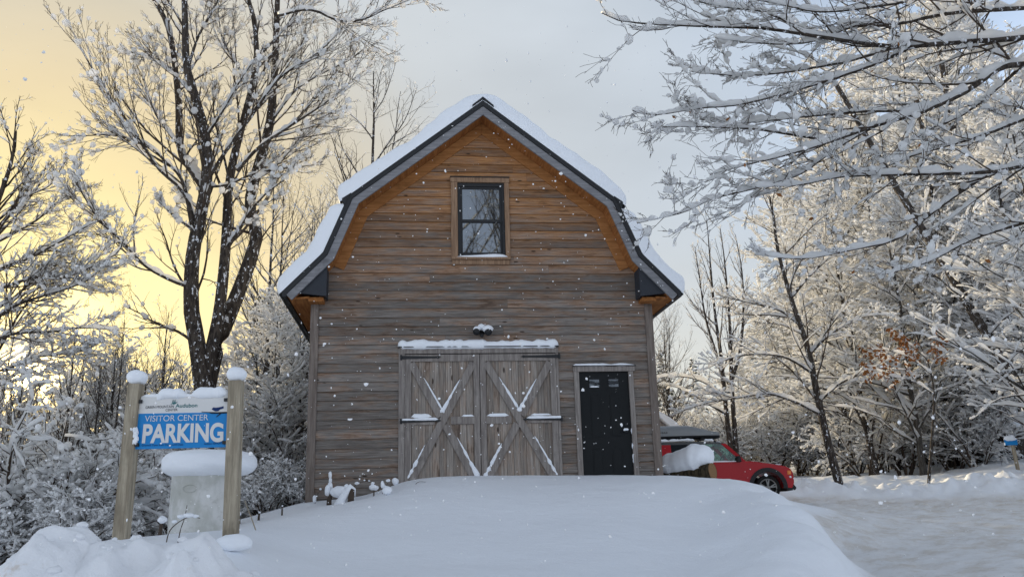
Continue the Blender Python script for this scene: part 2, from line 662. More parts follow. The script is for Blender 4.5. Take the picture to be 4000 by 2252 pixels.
# ------------------------------------------------------------------ ground
CP = [(0, 0, -1.62), (3, 0, -1.62), (-3, 0, -1.55), (0, 4, -1.45), (3, 4, -1.38), (-3, 4, -1.25), (6, 4, -1.32),
      (0, -15, -2.4), (18, -15, -2.6), (-18, -15, -2.2)]
for px in (800, 1000, 1288, 1600, 1800):
    for py, d in ((1450, 9.3), (1400, 10.2), (1330, 11.4), (1265, 12.6)):
        if px == 800 and py < 1400: continue
        CP.append(tuple(P(px, py, d)))
for px in (1100, 1288, 1600):
    CP.append(tuple(P(px, 1222, 13.6)))
CRX = [(780, 1258, 15.0), (850, 1266, 14.5), (940, 1243, 14.9), (1010, 1213, 15.0), (1100, 1199, 15.0), (1300, 1199, 15.0), (1450, 1194, 15.1),
       (1600, 1194, 15.3), (1660, 1199, 15.4), (1750, 1201, 15.0), (1850, 1214, 14.3), (1935, 1238, 13.3), (2000, 1274, 12.3), (2060, 1314, 11.2),
       (2088, 1358, 10.2), (2098, 1400, 9.5), (2102, 1450, 8.9), (2104, 1500, 8.3)]
CP += [tuple(P(*c)) for c in CRX]
for c in CRX[12:]:
    q = P(*c)
    zr_ = min(q[2] - 0.12, -1.62 + 0.066 * q[1])
    CP.append((q[0] + 0.30, q[1] + 0.12, zr_))
    CP.append((q[0] + 0.75, q[1] + 0.05, zr_))
    CP.append((q[0] - 0.45, q[1] - 0.2, q[2] + 0.13))
CP += [tuple(P(*c)) for c in ((2060, 1285, 18.5), (2010, 1276, 21.5),
                              (2250, 1450, 10), (2250, 1350, 14), (2250, 1300, 17.6), (2250, 1276, 21), (2250, 1265, 25.5),
                              (2450, 1450, 9.7), (2450, 1350, 13), (2450, 1295, 17), (2450, 1270, 21), (2450, 1262, 24.5), (2576, 1350, 12.8), (2576, 1258, 24))]
CP += [(5, 25.4, -.12), (7.6, 25.4, -.12), (3, 25.2, -.08), (5.2, 20, -.15), (4.6, 17.5, .12), (3.6, 19, .12), (2.4, 26, -.1), (0, 28, -.1), (-3, 26, -.5)]
CP += [tuple(P(*c)) for c in ((580, 1372, 9.5), (300, 1362, 9.6), (435, 1349, 11.6), (610, 1322, 12.1), (700, 1292, 13.2), (0, 1430, 11.0), (150, 1405, 12.0))]
CP += [(-6, 16, -.7), (-10, 14, -1.2), (-10, 25, -2.2), (-22, 25, -4.2), (-22, 10, -2.4), (-6, 22, -1.3), (-15, 50, -5), (0, 50, -2), (-4.3, 16.5, -.1), (-4.5, 20, -.6),
       (-3, 7.3, -.85), (-4.6, 7.3, -.9), (-1.3, 7.3, -1.02), (-8, 7, -1.3)]
CP += [tuple(P(*c)) for c in ((2105, 1199, 31), (2300, 1196, 33), (2560, 1170, 29), (2560, 1205, 26.5))]
CP += [tuple(P(*c)) for c in ((2560, 1112, 36), (2560, 1062, 43), (2400, 1125, 43), (2200, 1185, 43), (2400, 1165, 35))]
CP += [(25, 30, 2.4), (32, 45, 6), (9, 45, 1), (5, 62, -.5), (45, 20, 3), (32, 10, .6), (21, 18, -.1), (17, 10, -.9), (12, 20, -.33), (13, 5, -1.35), (30, -5, -1.2)]
CP += [(-60, 60, -9), (60, 70, 10), (0, 110, -3), (-70, 0, -6), (80, 0, 4), (0, -60, -4), (-60, 130, -6), (60, 140, 8)]
CP = np.array(CP, float)


def _U(r2):
    return 0.5 * r2 * np.log(r2 + 1e-9)


def _tps_fit(C, lam=0.004):
    n = len(C)
    d2 = ((C[:, None, :2] - C[None, :, :2]) ** 2).sum(2)
    K = _U(d2) + lam * np.eye(n)
    Pm = np.hstack([np.ones((n, 1)), C[:, :2]])
    A = np.zeros((n + 3, n + 3))
    A[:n, :n] = K
    A[:n, n:] = Pm
    A[n:, :n] = Pm.T
    return np.linalg.solve(A, np.concatenate([C[:, 2], np.zeros(3)]))


_w = _tps_fit(CP)
RIDGE = resample([(7.9, 28.2), (10, 27.5), (12.4, 26.6), (15, 25.4), (18, 23.0), (22, 18.5), (27, 12)], 60)
EDGE = np.array([P(*c)[:2] for c in CRX[10:]])


def ground_h(x, y, detail=True):
    x = np.asarray(x, float)
    y = np.asarray(y, float)
    shp = x.shape
    x = x.ravel()
    y = y.ravel()
    z = np.zeros(len(x))
    for i in range(0, len(x), 40000):
        sl = slice(i, i + 40000)
        d2 = (x[sl, None] - CP[None, :, 0]) ** 2 + (y[sl, None] - CP[None, :, 1]) ** 2
        z[sl] = _U(d2) @ _w[:len(CP)] + _w[-3] + _w[-2] * x[sl] + _w[-1] * y[sl]
    far = sstep(75, 170, np.hypot(x, y))
    z = z * (1 - far) + 2.0 * far
    # plough ridge along the far side of the road
    dr = np.full(len(x), 1e9)
    near = (y > 8) & (x > 4)
    if near.any():
        dd = np.hypot(x[near, None] - RIDGE[None, :, 0], y[near, None] - RIDGE[None, :, 1])
        dr[near] = dd.min(1)
    rg = np.exp(-(dr / 0.85) ** 2)
    z = z + 0.34 * rg
    road = road_mask(x, y)
    if detail:
        z = z + rg * (0.15 * fbm(x * 2.2, y * 2.2, 3, 3) + 0.13 * fbm((x + 0.5 * y) * 4.5, (y - 0.3 * x) * 2.2, 9, 2))
        tr = np.clip(fbm(x * 1.9, y * 1.9, 21, 4), -1, 1)
        z = z + road * 0.030 * tr + road * 0.016 * fbm(x * 7, y * 7, 5, 2)
        # wheel tracks
        c = x - (4.6 + 0.02 * (y - 9) ** 1.0 * 8 * 0 + 0.17 * (y - 10))
        for o in (0.2, 1.75):
            z = z - road * 0.035 * np.exp(-((c - o) / 0.14) ** 2) * (0.7 + 0.3 * np.sin(y * 22))
        # soft drift hollows on the edge of the mound
        if near.any() or True:
            de = np.hypot(x[:, None] - EDGE[None, :, 0], y[:, None] - EDGE[None, :, 1]).min(1) if len(x) < 600000 else 0
            z = z + 0.06 * np.exp(-(de / 0.8) ** 2) * fbm(x * 2.0, y * 2.8, 31, 3)
        z = z + 0.02 * fbm(x * 0.8, y * 1.1, 41, 4)
        # dimpled slope beyond the road
        sl = sstep(0.5, 2.2, dr) * (1 - sstep(5, 9, dr)) * (y > 20)
        z = z + sl * 0.09 * fbm((x + 0.5 * y) * 1.7, (y - 0.4 * x) * 0.9, 51, 3)
    return z.reshape(shp)


def road_mask(x, y):
    """1 on the driven snow of the drive"""
    ey, exx = EDGE[::-1, 1], EDGE[::-1, 0] + 0.10
    ex = np.interp(y, np.concatenate([[-20, 6], ey[:-1], [15.5, 18, 21, 24.5]]), np.concatenate([[-4, 2.2], exx[:-1], [5.2, 5.8, 6.0, 2.5]]))
    rx = np.interp(y, [-20, 0, 12, 18.5, 23, 25.4, 26.6, 27.4], [40, 33, 27, 22, 18, 15, 12.4, 7])
    m = sstep(0.05, 0.6, x - ex) * sstep(0.2, 0.9, rx - x) * (1 - sstep(26.6, 27.2, y))
    w = m > 0
    if w.any():
        d = np.hypot(x[w, None] - RIDGE[None, :, 0], y[w, None] - RIDGE[None, :, 1]).min(1)
        m = m.copy()
        m[w] *= sstep(0.9, 1.5, d)
    return m


def build_ground():
    def axis(a, b, fine, lo, hi):
        out = list(np.arange(a, b, fine))
        s = fine
        p = b
        while p < hi:
            out.append(p)
            s *= 1.18
            p += s
        out.append(hi)
        s = fine
        p = a
        pre = []
        while p > lo:
            s *= 1.18
            p -= s
            pre.append(max(p, lo))
        return np.array(sorted(set(pre + out)))
    xs = axis(-7, 17, 0.075, -400, 400)
    ys = axis(5.5, 29.5, 0.075, -300, 600)
    X, Y = np.meshgrid(xs, ys)
    Z = ground_h(X, Y)
    V = np.stack([X.ravel(), Y.ravel(), Z.ravel()], 1)
    nx, ny = len(xs), len(ys)
    i = np.arange(ny - 1)[:, None] * nx
    j = np.arange(nx - 1)[None, :]
    Q = np.stack([i + j, i + j + 1, i + nx + j + 1, i + nx + j], -1).reshape(-1, 4)
    me = raw_mesh("snowy_ground", V, Q, M['ground'])
    a = me.attributes.new("road", 'FLOAT', 'POINT')
    a.data.foreach_set("value", road_mask(X.ravel(), Y.ravel()).astype(np.float32))
    o = link("snowy_ground", me)
    tag(o, "snow covered ground rising to the barn, with the driven drive on the right", "ground", kind='structure')


build_ground()


def gz(x, y):
    return float(ground_h(np.array([x]), np.array([y]), False)[0])


def snow_strip(mb, pts, w, h, seed=0, n=None, rough=0.35, sides=8, taper=True):
    """lumpy line of snow lying on something; pts are points on the surface under it"""
    pts = np.asarray(pts, float)
    L = np.linalg.norm(np.diff(pts, axis=0), axis=1).sum()
    n = n or max(6, int(L / 0.05))
    p = resample(pts, n) if len(pts) > 1 else pts
    t = np.linspace(0, 1, n)
    k = 1 + rough * (noise2(t * L / 0.13 + seed * 7.7, t * 0 + seed, seed) + 0.5 * noise2(t * L / 0.05 + seed, t * 0 + 3.3, seed + 1))
    if taper:
        k = k * np.sqrt(np.clip(np.minimum(t, 1 - t) * L / (w * 0.8), 0.02, 1))
    p = p.copy()
    p[:, 2] += h * 0.3 * k
    return mb.tube(p, w / 2 * k, sides, squash=h / w * 1.4)


# ------------------------------------------------------------------ barn
barn = empty("barn", (BX, BY, 0), YAW, "weathered brown gambrel roof barn with snow on its roof and black framed gable window", "barn")
BL = 8.6                                     # length
PROF = [(-3.54, 3.70), (-2.87, 4.40), (-2.45, 5.46), (0, 7.38), (2.45, 5.46), (2.87, 4.40), (3.54, 3.70)]


def offs(d, prof=PROF):
    """profile moved inwards by d"""
    p = [Vector(a) for a in prof]
    ns = []
    for a, b in zip(p[:-1], p[1:]):
        e = (b - a).normalized()
        ns.append(Vector((e.y, -e.x)))
    out = []
    for i in range(len(p)):
        if i == 0: out.append(p[0] + ns[0] * d)
        elif i == len(p) - 1: out.append(p[-1] + ns[-1] * d)
        else:
            m = (ns[i - 1] + ns[i]).normalized()
            out.append(p[i] + m * (d / m.dot(ns[i])))
    return [tuple(x) for x in out]


def shell(mb, d0, d1, y0, y1, prof=PROF):
    a, b = offs(d0, prof), offs(d1, prof)
    for i in range(len(a) - 1):
        mb.hexa([(a[i][0], y0, a[i][1]), (b[i][0], y0, b[i][1]), (b[i][0], y1, b[i][1]), (a[i][0], y1, a[i][1]),
                 (a[i + 1][0], y0, a[i + 1][1]), (b[i + 1][0], y0, b[i + 1][1]), (b[i + 1][0], y1, b[i + 1][1]), (a[i + 1][0], y1, a[i + 1][1])])
    return mb


def half_w(z, d=0.2):
    """half width of the gable at height z, inside the profile moved in by d"""
    o = offs(d)[3:]
    if z <= 4.3: return 2.96
    zs = [p[1] for p in o][::-1]
    us = [p[0] for p in o][::-1]
    return max(0.0, float(np.interp(z, zs, us)))


def intervals(lo, hi, cuts):
    out = [(lo, hi)]
    for a, b in cuts:
        nx = []
        for l, h in out:
            if b <= l or a >= h:
                nx.append((l, h))
                continue
            if a > l: nx.append((l, a))
            if b < h: nx.append((b, h))
        out = nx
    return [x for x in out if x[1] - x[0] > 0.02]


def build_siding():
    rng = random.Random(5)
    mb = MB()
    s = 0.1642
    for k in range(-22, 25):
        z0 = 3.652 - s * (k + 1)
        z1 = z0 + s
        w0, w1 = half_w(z0), half_w(z1)
        if w0 < 0.05: continue
        cuts = []
        zm = (z0 + z1) / 2
        if 4.42 < zm < 6.0: cuts.append((-0.50, 0.42))
        if zm < 2.74: cuts.append((-1.46, 1.27))
        if zm < 2.40: cuts.append((1.62, 2.62))
        for lo, hi in intervals(-w0, w0, cuts):
            js = [lo]
            if hi - lo > 2.2 and rng.random() < 0.75:
                js.append(lo + (hi - lo) * rng.uniform(0.2, 0.8))
            js.append(hi)
            for a, b in zip(js[:-1], js[1:]):
                val = rng.random()
                n = max(1, int((b - a) / 0.5))
                us = np.linspace(a, b, n + 1)
                wob = [rng.uniform(-0.003, 0.003) for _ in us]
                cup = rng.uniform(0.0, 0.006)
                for i in range(n):
                    u0, u1 = us[i] + (0.001 if i == 0 else 0), us[i + 1] - (0.001 if i == n - 1 else 0)
                    # trapezoid at the gable edge
                    t0 = max(u0, -w1) if i == 0 and a == -w0 else u0
                    t1 = min(u1, w1) if i == n - 1 and b == w0 else u1
                    f = -0.028 - cup
                    d0, d1 = wob[i], wob[i + 1]
                    mb.add([(u0, f, z0 + 0.004 + d0), (u1, f, z0 + 0.004 + d1), (t1, -0.008, z1 + 0.006), (t0, -0.008, z1 + 0.006),
                            (u0, 0, z0 + 0.008 + d0), (u1, 0, z0 + 0.008 + d1), (u0, f - 0.002, z0 + 0.022 + d0), (u1, f - 0.002, z0 + 0.022 + d1)],
                           [(0, 1, 7, 6), (6, 7, 2, 3), (0, 4, 5, 1)], a=val)
    mb.build("front_siding", M['siding'], barn, attr="board")
    # side and back walls
    mb = MB()
    for k in range(-5, 25):
        z0 = 3.652 - s * (k + 1)
        for sd in (-1, 1):
            val = rng.random()
            mb.add([(sd * 3.09, 0.0, z0), (sd * 3.09, BL, z0), (sd * 3.065, BL, z0 + s + 0.006), (sd * 3.065, 0.0, z0 + s + 0.006),
                    (sd * 3.05, 0.0, z0), (sd * 3.05, BL, z0)], [(0, 1, 2, 3), (0, 4, 5, 1)], a=val)
    for k in range(-22, 25):
        z0 = 3.652 - s * (k + 1)
        w0, w1 = half_w(z0, 0.1), half_w(z0 + s, 0.1)
        val = rng.random()
        mb.add([(-w0, BL + .03, z0), (w0, BL + .03, z0), (w1, BL + .008, z0 + s), (-w1, BL + .008, z0 + s)], [(0, 1, 2, 3)], a=val)
    mb.build("wall", M['siding'], barn, attr="board")
    # solid body just behind the boards
    mb = MB()
    o = offs(0.22)
    mb.prism([(-3.04, -0.6), (3.04, -0.6), (3.04, 4.05), o[5], o[4], o[3], o[2], o[1], (-3.04, 4.05)], 0.07, BL - 0.01)
    mb.build("wall_core", M['dark'], barn)


build_siding()

mb = MB()
for sd in (-1, 1):
    a, b = sorted((sd * 2.955, sd * 3.10))
    mb.box(a, b, -0.052, 0.10, -0.5, 3.62)
    mb.box(a, b, BL - 0.1, BL + 0.05, -1.0, 3.62)
build_each(mb, "corner_board", M['corner'], barn, bevel=0.005)

shell(MB(), 0.0, 0.085, -0.475, BL + 0.35).build("metal_roof", M['black'], barn, bevel=0.004)
mb = MB()
shell(mb, 0.086, 0.18, -0.405, BL + 0.30)
mb.build("roof_deck", M['soffit'], barn)
shell(MB(), 0.087, 0.22, -0.455, -0.408).build("rake_fascia", M['fascia'], barn, bevel=0.004)
shell(MB(), 0.181, 0.21, -0.404, -0.036).build("soffit", M['soffit'], barn)
IN = offs(0.0)
shell(MB(), 0.212, 0.39, -0.05, -0.004, [(-2.90, 4.34)] + PROF[2:5] + [(2.90, 4.34)]).build("frieze_board", M['frieze'], barn, bevel=0.004)
# ridge cap and break flashing
mb = MB()
mb.prism([(-0.20, 7.25), (0, 7.405), (0.20, 7.25), (0.20, 7.28), (0, 7.45), (-0.20, 7.28)], -0.49, BL + .36)
for sd in (-1, 1):
    mb.prism([(sd * 2.40, 5.51), (sd * 2.56, 5.40), (sd * 2.56, 5.36), (sd * 2.52, 5.26), (sd * 2.46, 5.40)][::sd], -0.485, BL + .355)
build_each(mb, "roof_flashing", M['black'], barn)
# black gussets that close the flared eaves, and the eave fascia
mb = MB()
for sd in (-1, 1):
    mb.prism([(sd * 2.80, 4.16), (sd * 2.80, 3.63), (sd * 3.28, 3.68), (sd * 3.0, 3.98)][::sd], -0.40, -0.34)
    mb.box(*sorted((sd * 2.80, sd * 2.83)), -0.34, -0.055, 3.63, 4.15)
build_each(mb, "eave_gusset", M['eave_black'], barn, size=2)
mb = MB()
for sd in (-1, 1):
    # boxed underside running back under the flare
    mb.prism([(sd * 3.10, 3.60), (sd * 3.42, 3.58), (sd * 3.42, 3.61), (sd * 3.10, 3.64)][::sd], -0.33, BL + .2)
    mb.box(*sorted((sd * 2.86, sd * 3.12)), -0.30, 0.08, 3.56, 3.63)
build_each(mb, "eave_underside", M['soffit'], barn, size=2)
mb = MB()
for sd in (-1, 1):
    mb.box(*sorted((sd * 3.47, sd * 3.545)), -0.47, BL + .34, 3.60, 3.70)
build_each(mb, "eave_fascia", M['black'], barn)


def roof_snow(poly, y0, y1, T, seed, ends=(0.3, 0.3)):
    """snow slab on a stretch of the roof; rounded off at every edge"""
    def cosp(n, a, b, p=0.0):
        t = np.linspace(0, 1, n)
        e = 0.5 - 0.5 * np.cos(np.pi * t)
        return a + (b - a) * (0.35 * t + 0.65 * e)
    p = np.array(poly, float)
    L = np.concatenate([[0], np.cumsum(np.linalg.norm(np.diff(p, axis=0), axis=1))])
    ns = max(24, int(L[-1] / 0.06))
    s = cosp(ns, 0, L[-1])
    # round the corners of the profile
    sm = np.zeros((ns, 2))
    wts = np.linspace(-0.22, 0.22, 9)
    for w in wts:
        for k in range(2):
            sm[:, k] += np.interp(np.clip(s + w, 0, L[-1]), L, p[:, k])
    sm /= len(wts)
    base = np.stack([np.interp(s, L, p[:, k]) for k in range(2)], 1)
    tn = np.gradient(sm, axis=0)
    tn /= np.linalg.norm(tn, axis=1, keepdims=True) + 1e-9
    nr = np.stack([-tn[:, 1], tn[:, 0]], 1)
    y = cosp(60, y0, y1)
    ds0 = np.clip(s / ends[0], 0, 1)
    ds1 = np.clip((L[-1] - s) / ends[1], 0, 1)
    es = np.sqrt(np.clip(1 - (1 - ds0) ** 2, 0, 1)) * np.sqrt(np.clip(1 - (1 - ds1) ** 2, 0, 1))
    dy = np.clip(np.minimum(y - y0, y1 - y) / 0.16, 0, 1)
    ey = np.sqrt(np.clip(1 - (1 - dy) ** 2, 0, 1))
    S, Yg = np.meshgrid(s, y, indexing='ij')
    t = T * es[:, None] * ey[None, :] * (1 + 0.16 * fbm(S * 1.7 + seed, Yg * 1.1, seed, 3) + 0.05 * fbm(S * 7, Yg * 5, seed + 3, 2))
    off = base * (1 - np.clip(t / 0.12, 0, 1)[..., None] * 0).T[0][:, None] if False else base
    mixk = np.clip(t / T, 0, 1)[..., None]
    b2 = base[:, None, :] * (1 - mixk) + sm[:, None, :] * mixk
    top = b2 + nr[:, None, :] * t[..., None]
    V = np.stack([top[..., 0], np.broadcast_to(Yg, top.shape[:2]), top[..., 1]], -1).reshape(-1, 3)
    i = np.arange(ns - 1)[:, None] * 60
    j = np.arange(59)[None, :]
    Q = np.stack([i + j, i + 60 + j, i + 60 + j + 1, i + j + 1], -1).reshape(-1, 4)
    return V, Q


mb = MB()
mb.add(*roof_snow([(-2.60, 5.34), (0, 7.385), (2.62, 5.32)], -0.465, BL + .33, 0.29, 1, (0.26, 0.3)))
mb.add(*roof_snow([(-3.60, 3.64), (-2.875, 4.395), (-2.50, 5.33)], -0.465, BL + .33, 0.26, 2, (0.28, 0.16)))
mb.add(*roof_snow([(2.52, 5.28), (2.875, 4.395), (3.59, 3.64)], -0.465, BL + .33, 0.26, 3, (0.14, 0.26)))
build_each(mb, "snow_cover", M['snow'], barn, smooth=True)

# gable window
win = MB().box(-0.475, 0.40, -0.02, 0.02, 4.46, 4.50).box(-0.475, 0.40, -0.03, 0.02, 5.83, 5.90).box(-0.475, -0.425, -0.03, 0.02, 4.50, 5.83).box(0.35, 0.40, -0.03, 0.02, 4.50, 5.83).build("window", M['black'], barn, bevel=0.004)
sash = MB()
for z0, z1, y in ((5.13, 5.83, -0.012), (4.50, 5.19, 0.0)):
    sash.box(-0.425, -0.385, y, y + .03, z0, z1).box(0.31, 0.35, y, y + .03, z0, z1).box(-0.385, 0.31, y, y + .03, z0, z0 + .05).box(-0.385, 0.31, y, y + .03, z1 - .045, z1)
build_each(sash, "sash", M['black'], win, bevel=0.003, size=4)
build_each(MB().box(-0.386, 0.311, 0.004, 0.010, 5.17, 5.80).box(-0.386, 0.311, 0.016, 0.022, 4.54, 5.17), "pane", M['pane'], win)
MB().box(-0.60, -0.478, -0.058, -0.005, 4.44, 5.905).box(0.403, 0.49, -0.058, -0.005, 4.44, 5.905).box(-0.61, 0.50, -0.066, -0.005, 5.906, 6.0).build("window_casing", M['win_trim'], win, bevel=0.004)
MB().box(-0.615, 0.505, -0.085, -0.004, 6.001, 6.016).build("head_flashing", M['black'], win)
MB().box(-0.60, 0.49, -0.10, 0.0, 4.395, 4.439).box(-0.59, 0.48, -0.055, -0.02, 4.31, 4.394).build("window_sill", M['win_trim'], win, bevel=0.004)
mb = MB()
V, T = ico(3)
vv = V.copy()
vv[:, 2] = np.maximum(vv[:, 2], -0.1)
px_ = np.sign(vv[:, 0]) * np.abs(vv[:, 0]) ** 0.45
mb.add(np.stack([px_ * 0.49 - 0.05, vv[:, 1] * 0.055 - 0.048, 4.44 + vv[:, 2] * (0.055 + 0.03 * px_ + 0.012 * noise2(px_ * 9, vv[:, 1], 4))], 1), (), T)
mb.build("sill_snow", M['snow'], win, smooth=True)

# lamp above the big doors
lamp = empty("wall_lamp", (0, 0, 0), 0, "small black twin flood lamp capped with snow above the big barn doors", "wall lamp")
lamp.matrix_world = Matrix.Translation((BX, BY, 0)) @ Matrix.Rotation(YAW, 4, 'Z')
MB().box(-0.115, -0.035, -0.06, -0.036, 3.00, 3.10).build("lamp_base", M['black'], lamp, bevel=0.008)
mb = MB()
mb.tube([(-0.10, -0.06, 3.06), (-0.16, -0.12, 3.055), (-0.18, -0.20, 3.02)], [0.035, 0.05, 0.062], 12)
mb.tube([(-0.05, -0.06, 3.05), (0.01, -0.12, 3.05), (0.04, -0.20, 3.01)], [0.035, 0.05, 0.066], 12)
mb.cyl((-0.075, -0.06, 2.985), (-0.075, -0.13, 2.97), 0.035, 10)
build_each(mb, "lamp_head", M['black'], lamp, smooth=True)
mb = MB()
mb.blob((0.02, -0.14, 3.085), (0.10, 0.10, 0.065), 3, 0.2)
mb.blob((-0.165, -0.14, 3.085), (0.065, 0.08, 0.05), 5, 0.2)
mb.blob((-0.075, -0.09, 3.13), (0.075, 0.06, 0.06), 7, 0.2)
build_each(mb, "snow_cap", M['snow'], lamp, smooth=True)

# big double doors
def plank_panel(mb, u0, u1, z0, z1, y, rng, w=0.115):
    n = max(1, round((u1 - u0) / w))
    us = np.linspace(u0, u1, n + 1)
    for a, b in zip(us[:-1], us[1:]):
        d = rng.uniform(0, 0.006)
        mb.box(a + 0.002, b - 0.002, y - d, 0.02, z0, z1, a=rng.random())


rng = random.Random(11)
LEAVES = [(-1.437, -0.128), (-0.118, 1.252)]
for li, (u0, u1) in enumerate(LEAVES):
    mb = MB()
    plank_panel(mb, u0, u1, -0.3, 2.645, -0.016, rng)
    d = mb.build("barn_door", M['door_wood'], barn, attr="board")
    tm = MB()
    st = 0.105
    tm.box(u0, u0 + st, -0.052, -0.024, -0.3, 2.645)
    tm.box(u1 - st, u1, -0.052, -0.024, -0.3, 2.645)
    tm.box(u0 + st, u1 - st, -0.0515, -0.024, 2.52, 2.645)
    a, b = u0 + st, u1 - st
    c = (a + b) / 2
    tm.box(a, c - 0.14, -0.051, -0.024, 1.41, 1.545)
    tm.box(c + 0.14, b, -0.051, -0.024, 1.41, 1.545)
    build_each(tm, "door_rail", M['trim'], d, bevel=0.004)
    br = MB()
    A, B, C, D = (a, 2.49), (b, 2.49), (a, 0.46), (b, 0.46)
    fwd = li == 0
    p, q = (B, C) if fwd else (A, D)            # the unbroken brace
    br.bar((p[0], -0.0415, p[1]), (q[0], -0.0415, q[1]), 0.031, 0.125, up=(0, 1, 0)) if False else None

    def brace(p, q, y0, y1, w=0.125):
        p, q = Vector(p), Vector(q)
        e = (q - p).normalized()
        nrm = Vector((-e.y, e.x)) * (w / 2)
        br.prism([tuple(p + nrm), tuple(p - nrm), tuple(q - nrm), tuple(q + nrm)], y0, y1)
    brace(p, q, -0.056, -0.024)
    p2, q2 = (A, D) if fwd else (B, C)
    mid = Vector(((p2[0] + q2[0]) / 2, (p2[1] + q2[1]) / 2))
    e = (Vector(q2) - Vector(p2)).normalized() * 0.085
    brace(p2, tuple(mid - e), -0.0545, -0.024)
    brace(tuple(mid + e), q2, -0.0545, -0.024)
    build_each(br, "brace", M['trim'], d, bevel=0.004)
    # strap hinges
    hg = MB()
    for z in (2.593, 1.476):
        if li == 0:
            x0, x1 = u0 - 0.07, u0 + 0.60
        else:
            x0, x1 = u1 + 0.07, u1 - 0.60
        sg = 1 if x1 > x0 else -1
        hg.prism([(x0, z - 0.03), (x0, z + 0.03), (x1 - sg * .05, z + 0.014), (x1 - sg * .02, z + .024), (x1 + sg * .03, z), (x1 - sg * .02, z - .024), (x1 - sg * .05, z - 0.014)], -0.066, -0.058)
        hg.cyl((x0, -0.066, z - 0.045), (x0, -0.066, z + 0.045), 0.016, 10)
    build_each(hg, "strap_hinge", M['black'], d, size=2)
    # snow caught on the rails and braces
    sn = MB()
    ce = (c, 1.51)

    def sl(p, q, t0, t1, w, h, seed):
        p, q = np.array(p), np.array(q)
        e = (q - p) / np.linalg.norm(q - p)
        nn = np.array([-e[1], e[0]])
        if nn[1] < 0: nn = -nn
        pa, pb = p + (q - p) * t0 + nn * 0.066, p + (q - p) * t1 + nn * 0.066
        pts = [(pa[0], -0.042, pa[1] - .004), ((pa[0] + pb[0]) / 2, -0.042, (pa[1] + pb[1]) / 2 - .004), (pb[0], -0.042, pb[1] - .004)]
        n = int(np.linalg.norm(pb - pa) / 0.025)
        t = np.linspace(0, 1, n)
        k = (0.45 + 0.65 * t) * (1 + 0.55 * noise2(t * 11 + seed * 5.1, t * 0 + seed, seed))
        k *= np.sqrt(np.clip(np.minimum(t * 5, (1 - t) * 18), 0.03, 1))
        r = resample(pts, n)
        r[:, 2] += h * 0.25
        sn.tube(r, np.maximum(w * k, 0.003), 6)
    sl(A, ce, 0.30, 0.94, 0.027, 0.03, 1 + li)
    sl(B, ce, 0.34, 0.94, 0.026, 0.03, 3 + li)
    sl(ce, C, 0.45, 1.0, 0.032, 0.03, 5 + li)
    sl(ce, D, 0.34, 1.0, 0.034, 0.03, 7 + li)
    sn.blob((c, -0.045, 1.645), (0.05, 0.025, 0.04), 4 + li, 0.3)
    snow_strip(sn, [(a, -0.042, 1.545), (c - 0.19, -0.042, 1.545)], 0.032, 0.045, 3 + li)
    snow_strip(sn, [(c + (0.33 if li == 0 else 0.2), -0.042, 1.545), (b, -0.042, 1.545)], 0.03, 0.04, 6 + li)
    hx = (u0 - 0.09, u0 + 0.58) if li == 0 else (u1 - 0.56, u1 + 0.09)
    snow_strip(sn, [(hx[0], -0.062, 1.495), (hx[1], -0.062, 1.495)], 0.03, 0.032, 9 + li)
    build_each(sn, "snow_ledge", M['snow'], d, smooth=True)
fr = MB().box(-1.55, -1.441, -0.05, -0.004, -0.4, 2.66).box(1.256, 1.30, -0.05, -0.004, -0.4, 2.66).box(-1.555, 1.305, -0.056, -0.004, 2.661, 2.765)
fr = fr.build("door_frame", M['trim'], barn, bevel=0.004)
MB().box(-1.565, 1.315, -0.10, -0.004, 2.766, 2.782).build("head_flashing", M['black'], fr)
mb = MB()
snow_strip(mb, [(-1.56, -0.062, 2.783), (-0.3, -0.062, 2.783), (1.31, -0.062, 2.783)], 0.095, 0.115, 21, n=120, rough=0.22)
mb.build("header_snow", M['snow'], fr, smooth=True)

# black entry door
d = MB()
u0, u1, z0, z1 = 1.672, 2.575, 0.0, 2.305
d.box(u0, u1, -0.006, 0.02, z0, z1)
for a, b in ((1.86, 2.04), (2.21, 2.39)):                       # raised panels under the lights
    for c_, e_ in ((0.30, 0.95), (1.15, 1.90)):
        d.box(a, b, -0.012, -0.005, c_, e_)
        d.box(a + .02, b - .02, -0.017, -0.011, c_ + .02, e_ - .02)
door = d.build("entry_door", M['door_black'], barn, bevel=0.005)
build_each(MB().box(1.857, 2.037, -0.016, -0.007, 2.035, 2.17).box(2.21, 2.39, -0.016, -0.007, 2.035, 2.17), "door_light", M['door_pane'], door)
mb = MB()
mb.blob((2.47, -0.05, 1.235), (0.032, 0.032, 0.032), 1, 0.0)
mb.cyl((2.47, -0.006, 1.235), (2.47, -0.05, 1.235), 0.014, 10)
mb.cyl((2.493, -0.006, 1.355), (2.493, -0.03, 1.355), 0.028, 14)
build_each(mb, "door_knob", M['black'], door, smooth=True, size=2)
mb = MB()
mb.blob((2.465, -0.055, 1.262), (0.05, 0.035, 0.03), 2, 0.25)
for z in (0.72, 0.80, 0.98, 1.24):
    mb.blob((2.585, -0.03, z), (0.022, 0.02, 0.05), int(z * 50), 0.4)
snow_strip(mb, [(1.86, -0.02, 2.034), (2.03, -0.02, 2.034)], 0.02, 0.02, 8)
build_each(mb, "snow_dab", M['snow'], door, smooth=True)
fr = MB().box(1.575, 1.668, -0.052, -0.004, -0.3, 2.31).box(2.579, 2.665, -0.052, -0.004, -0.3, 2.31).box(1.565, 2.705, -0.058, -0.004, 2.311, 2.405).build("entry_frame", M['trim'], barn, bevel=0.004)
MB().box(1.555, 2.715, -0.085, -0.004, 2.406, 2.418).build("head_flashing", M['black'], fr)
mb = MB()
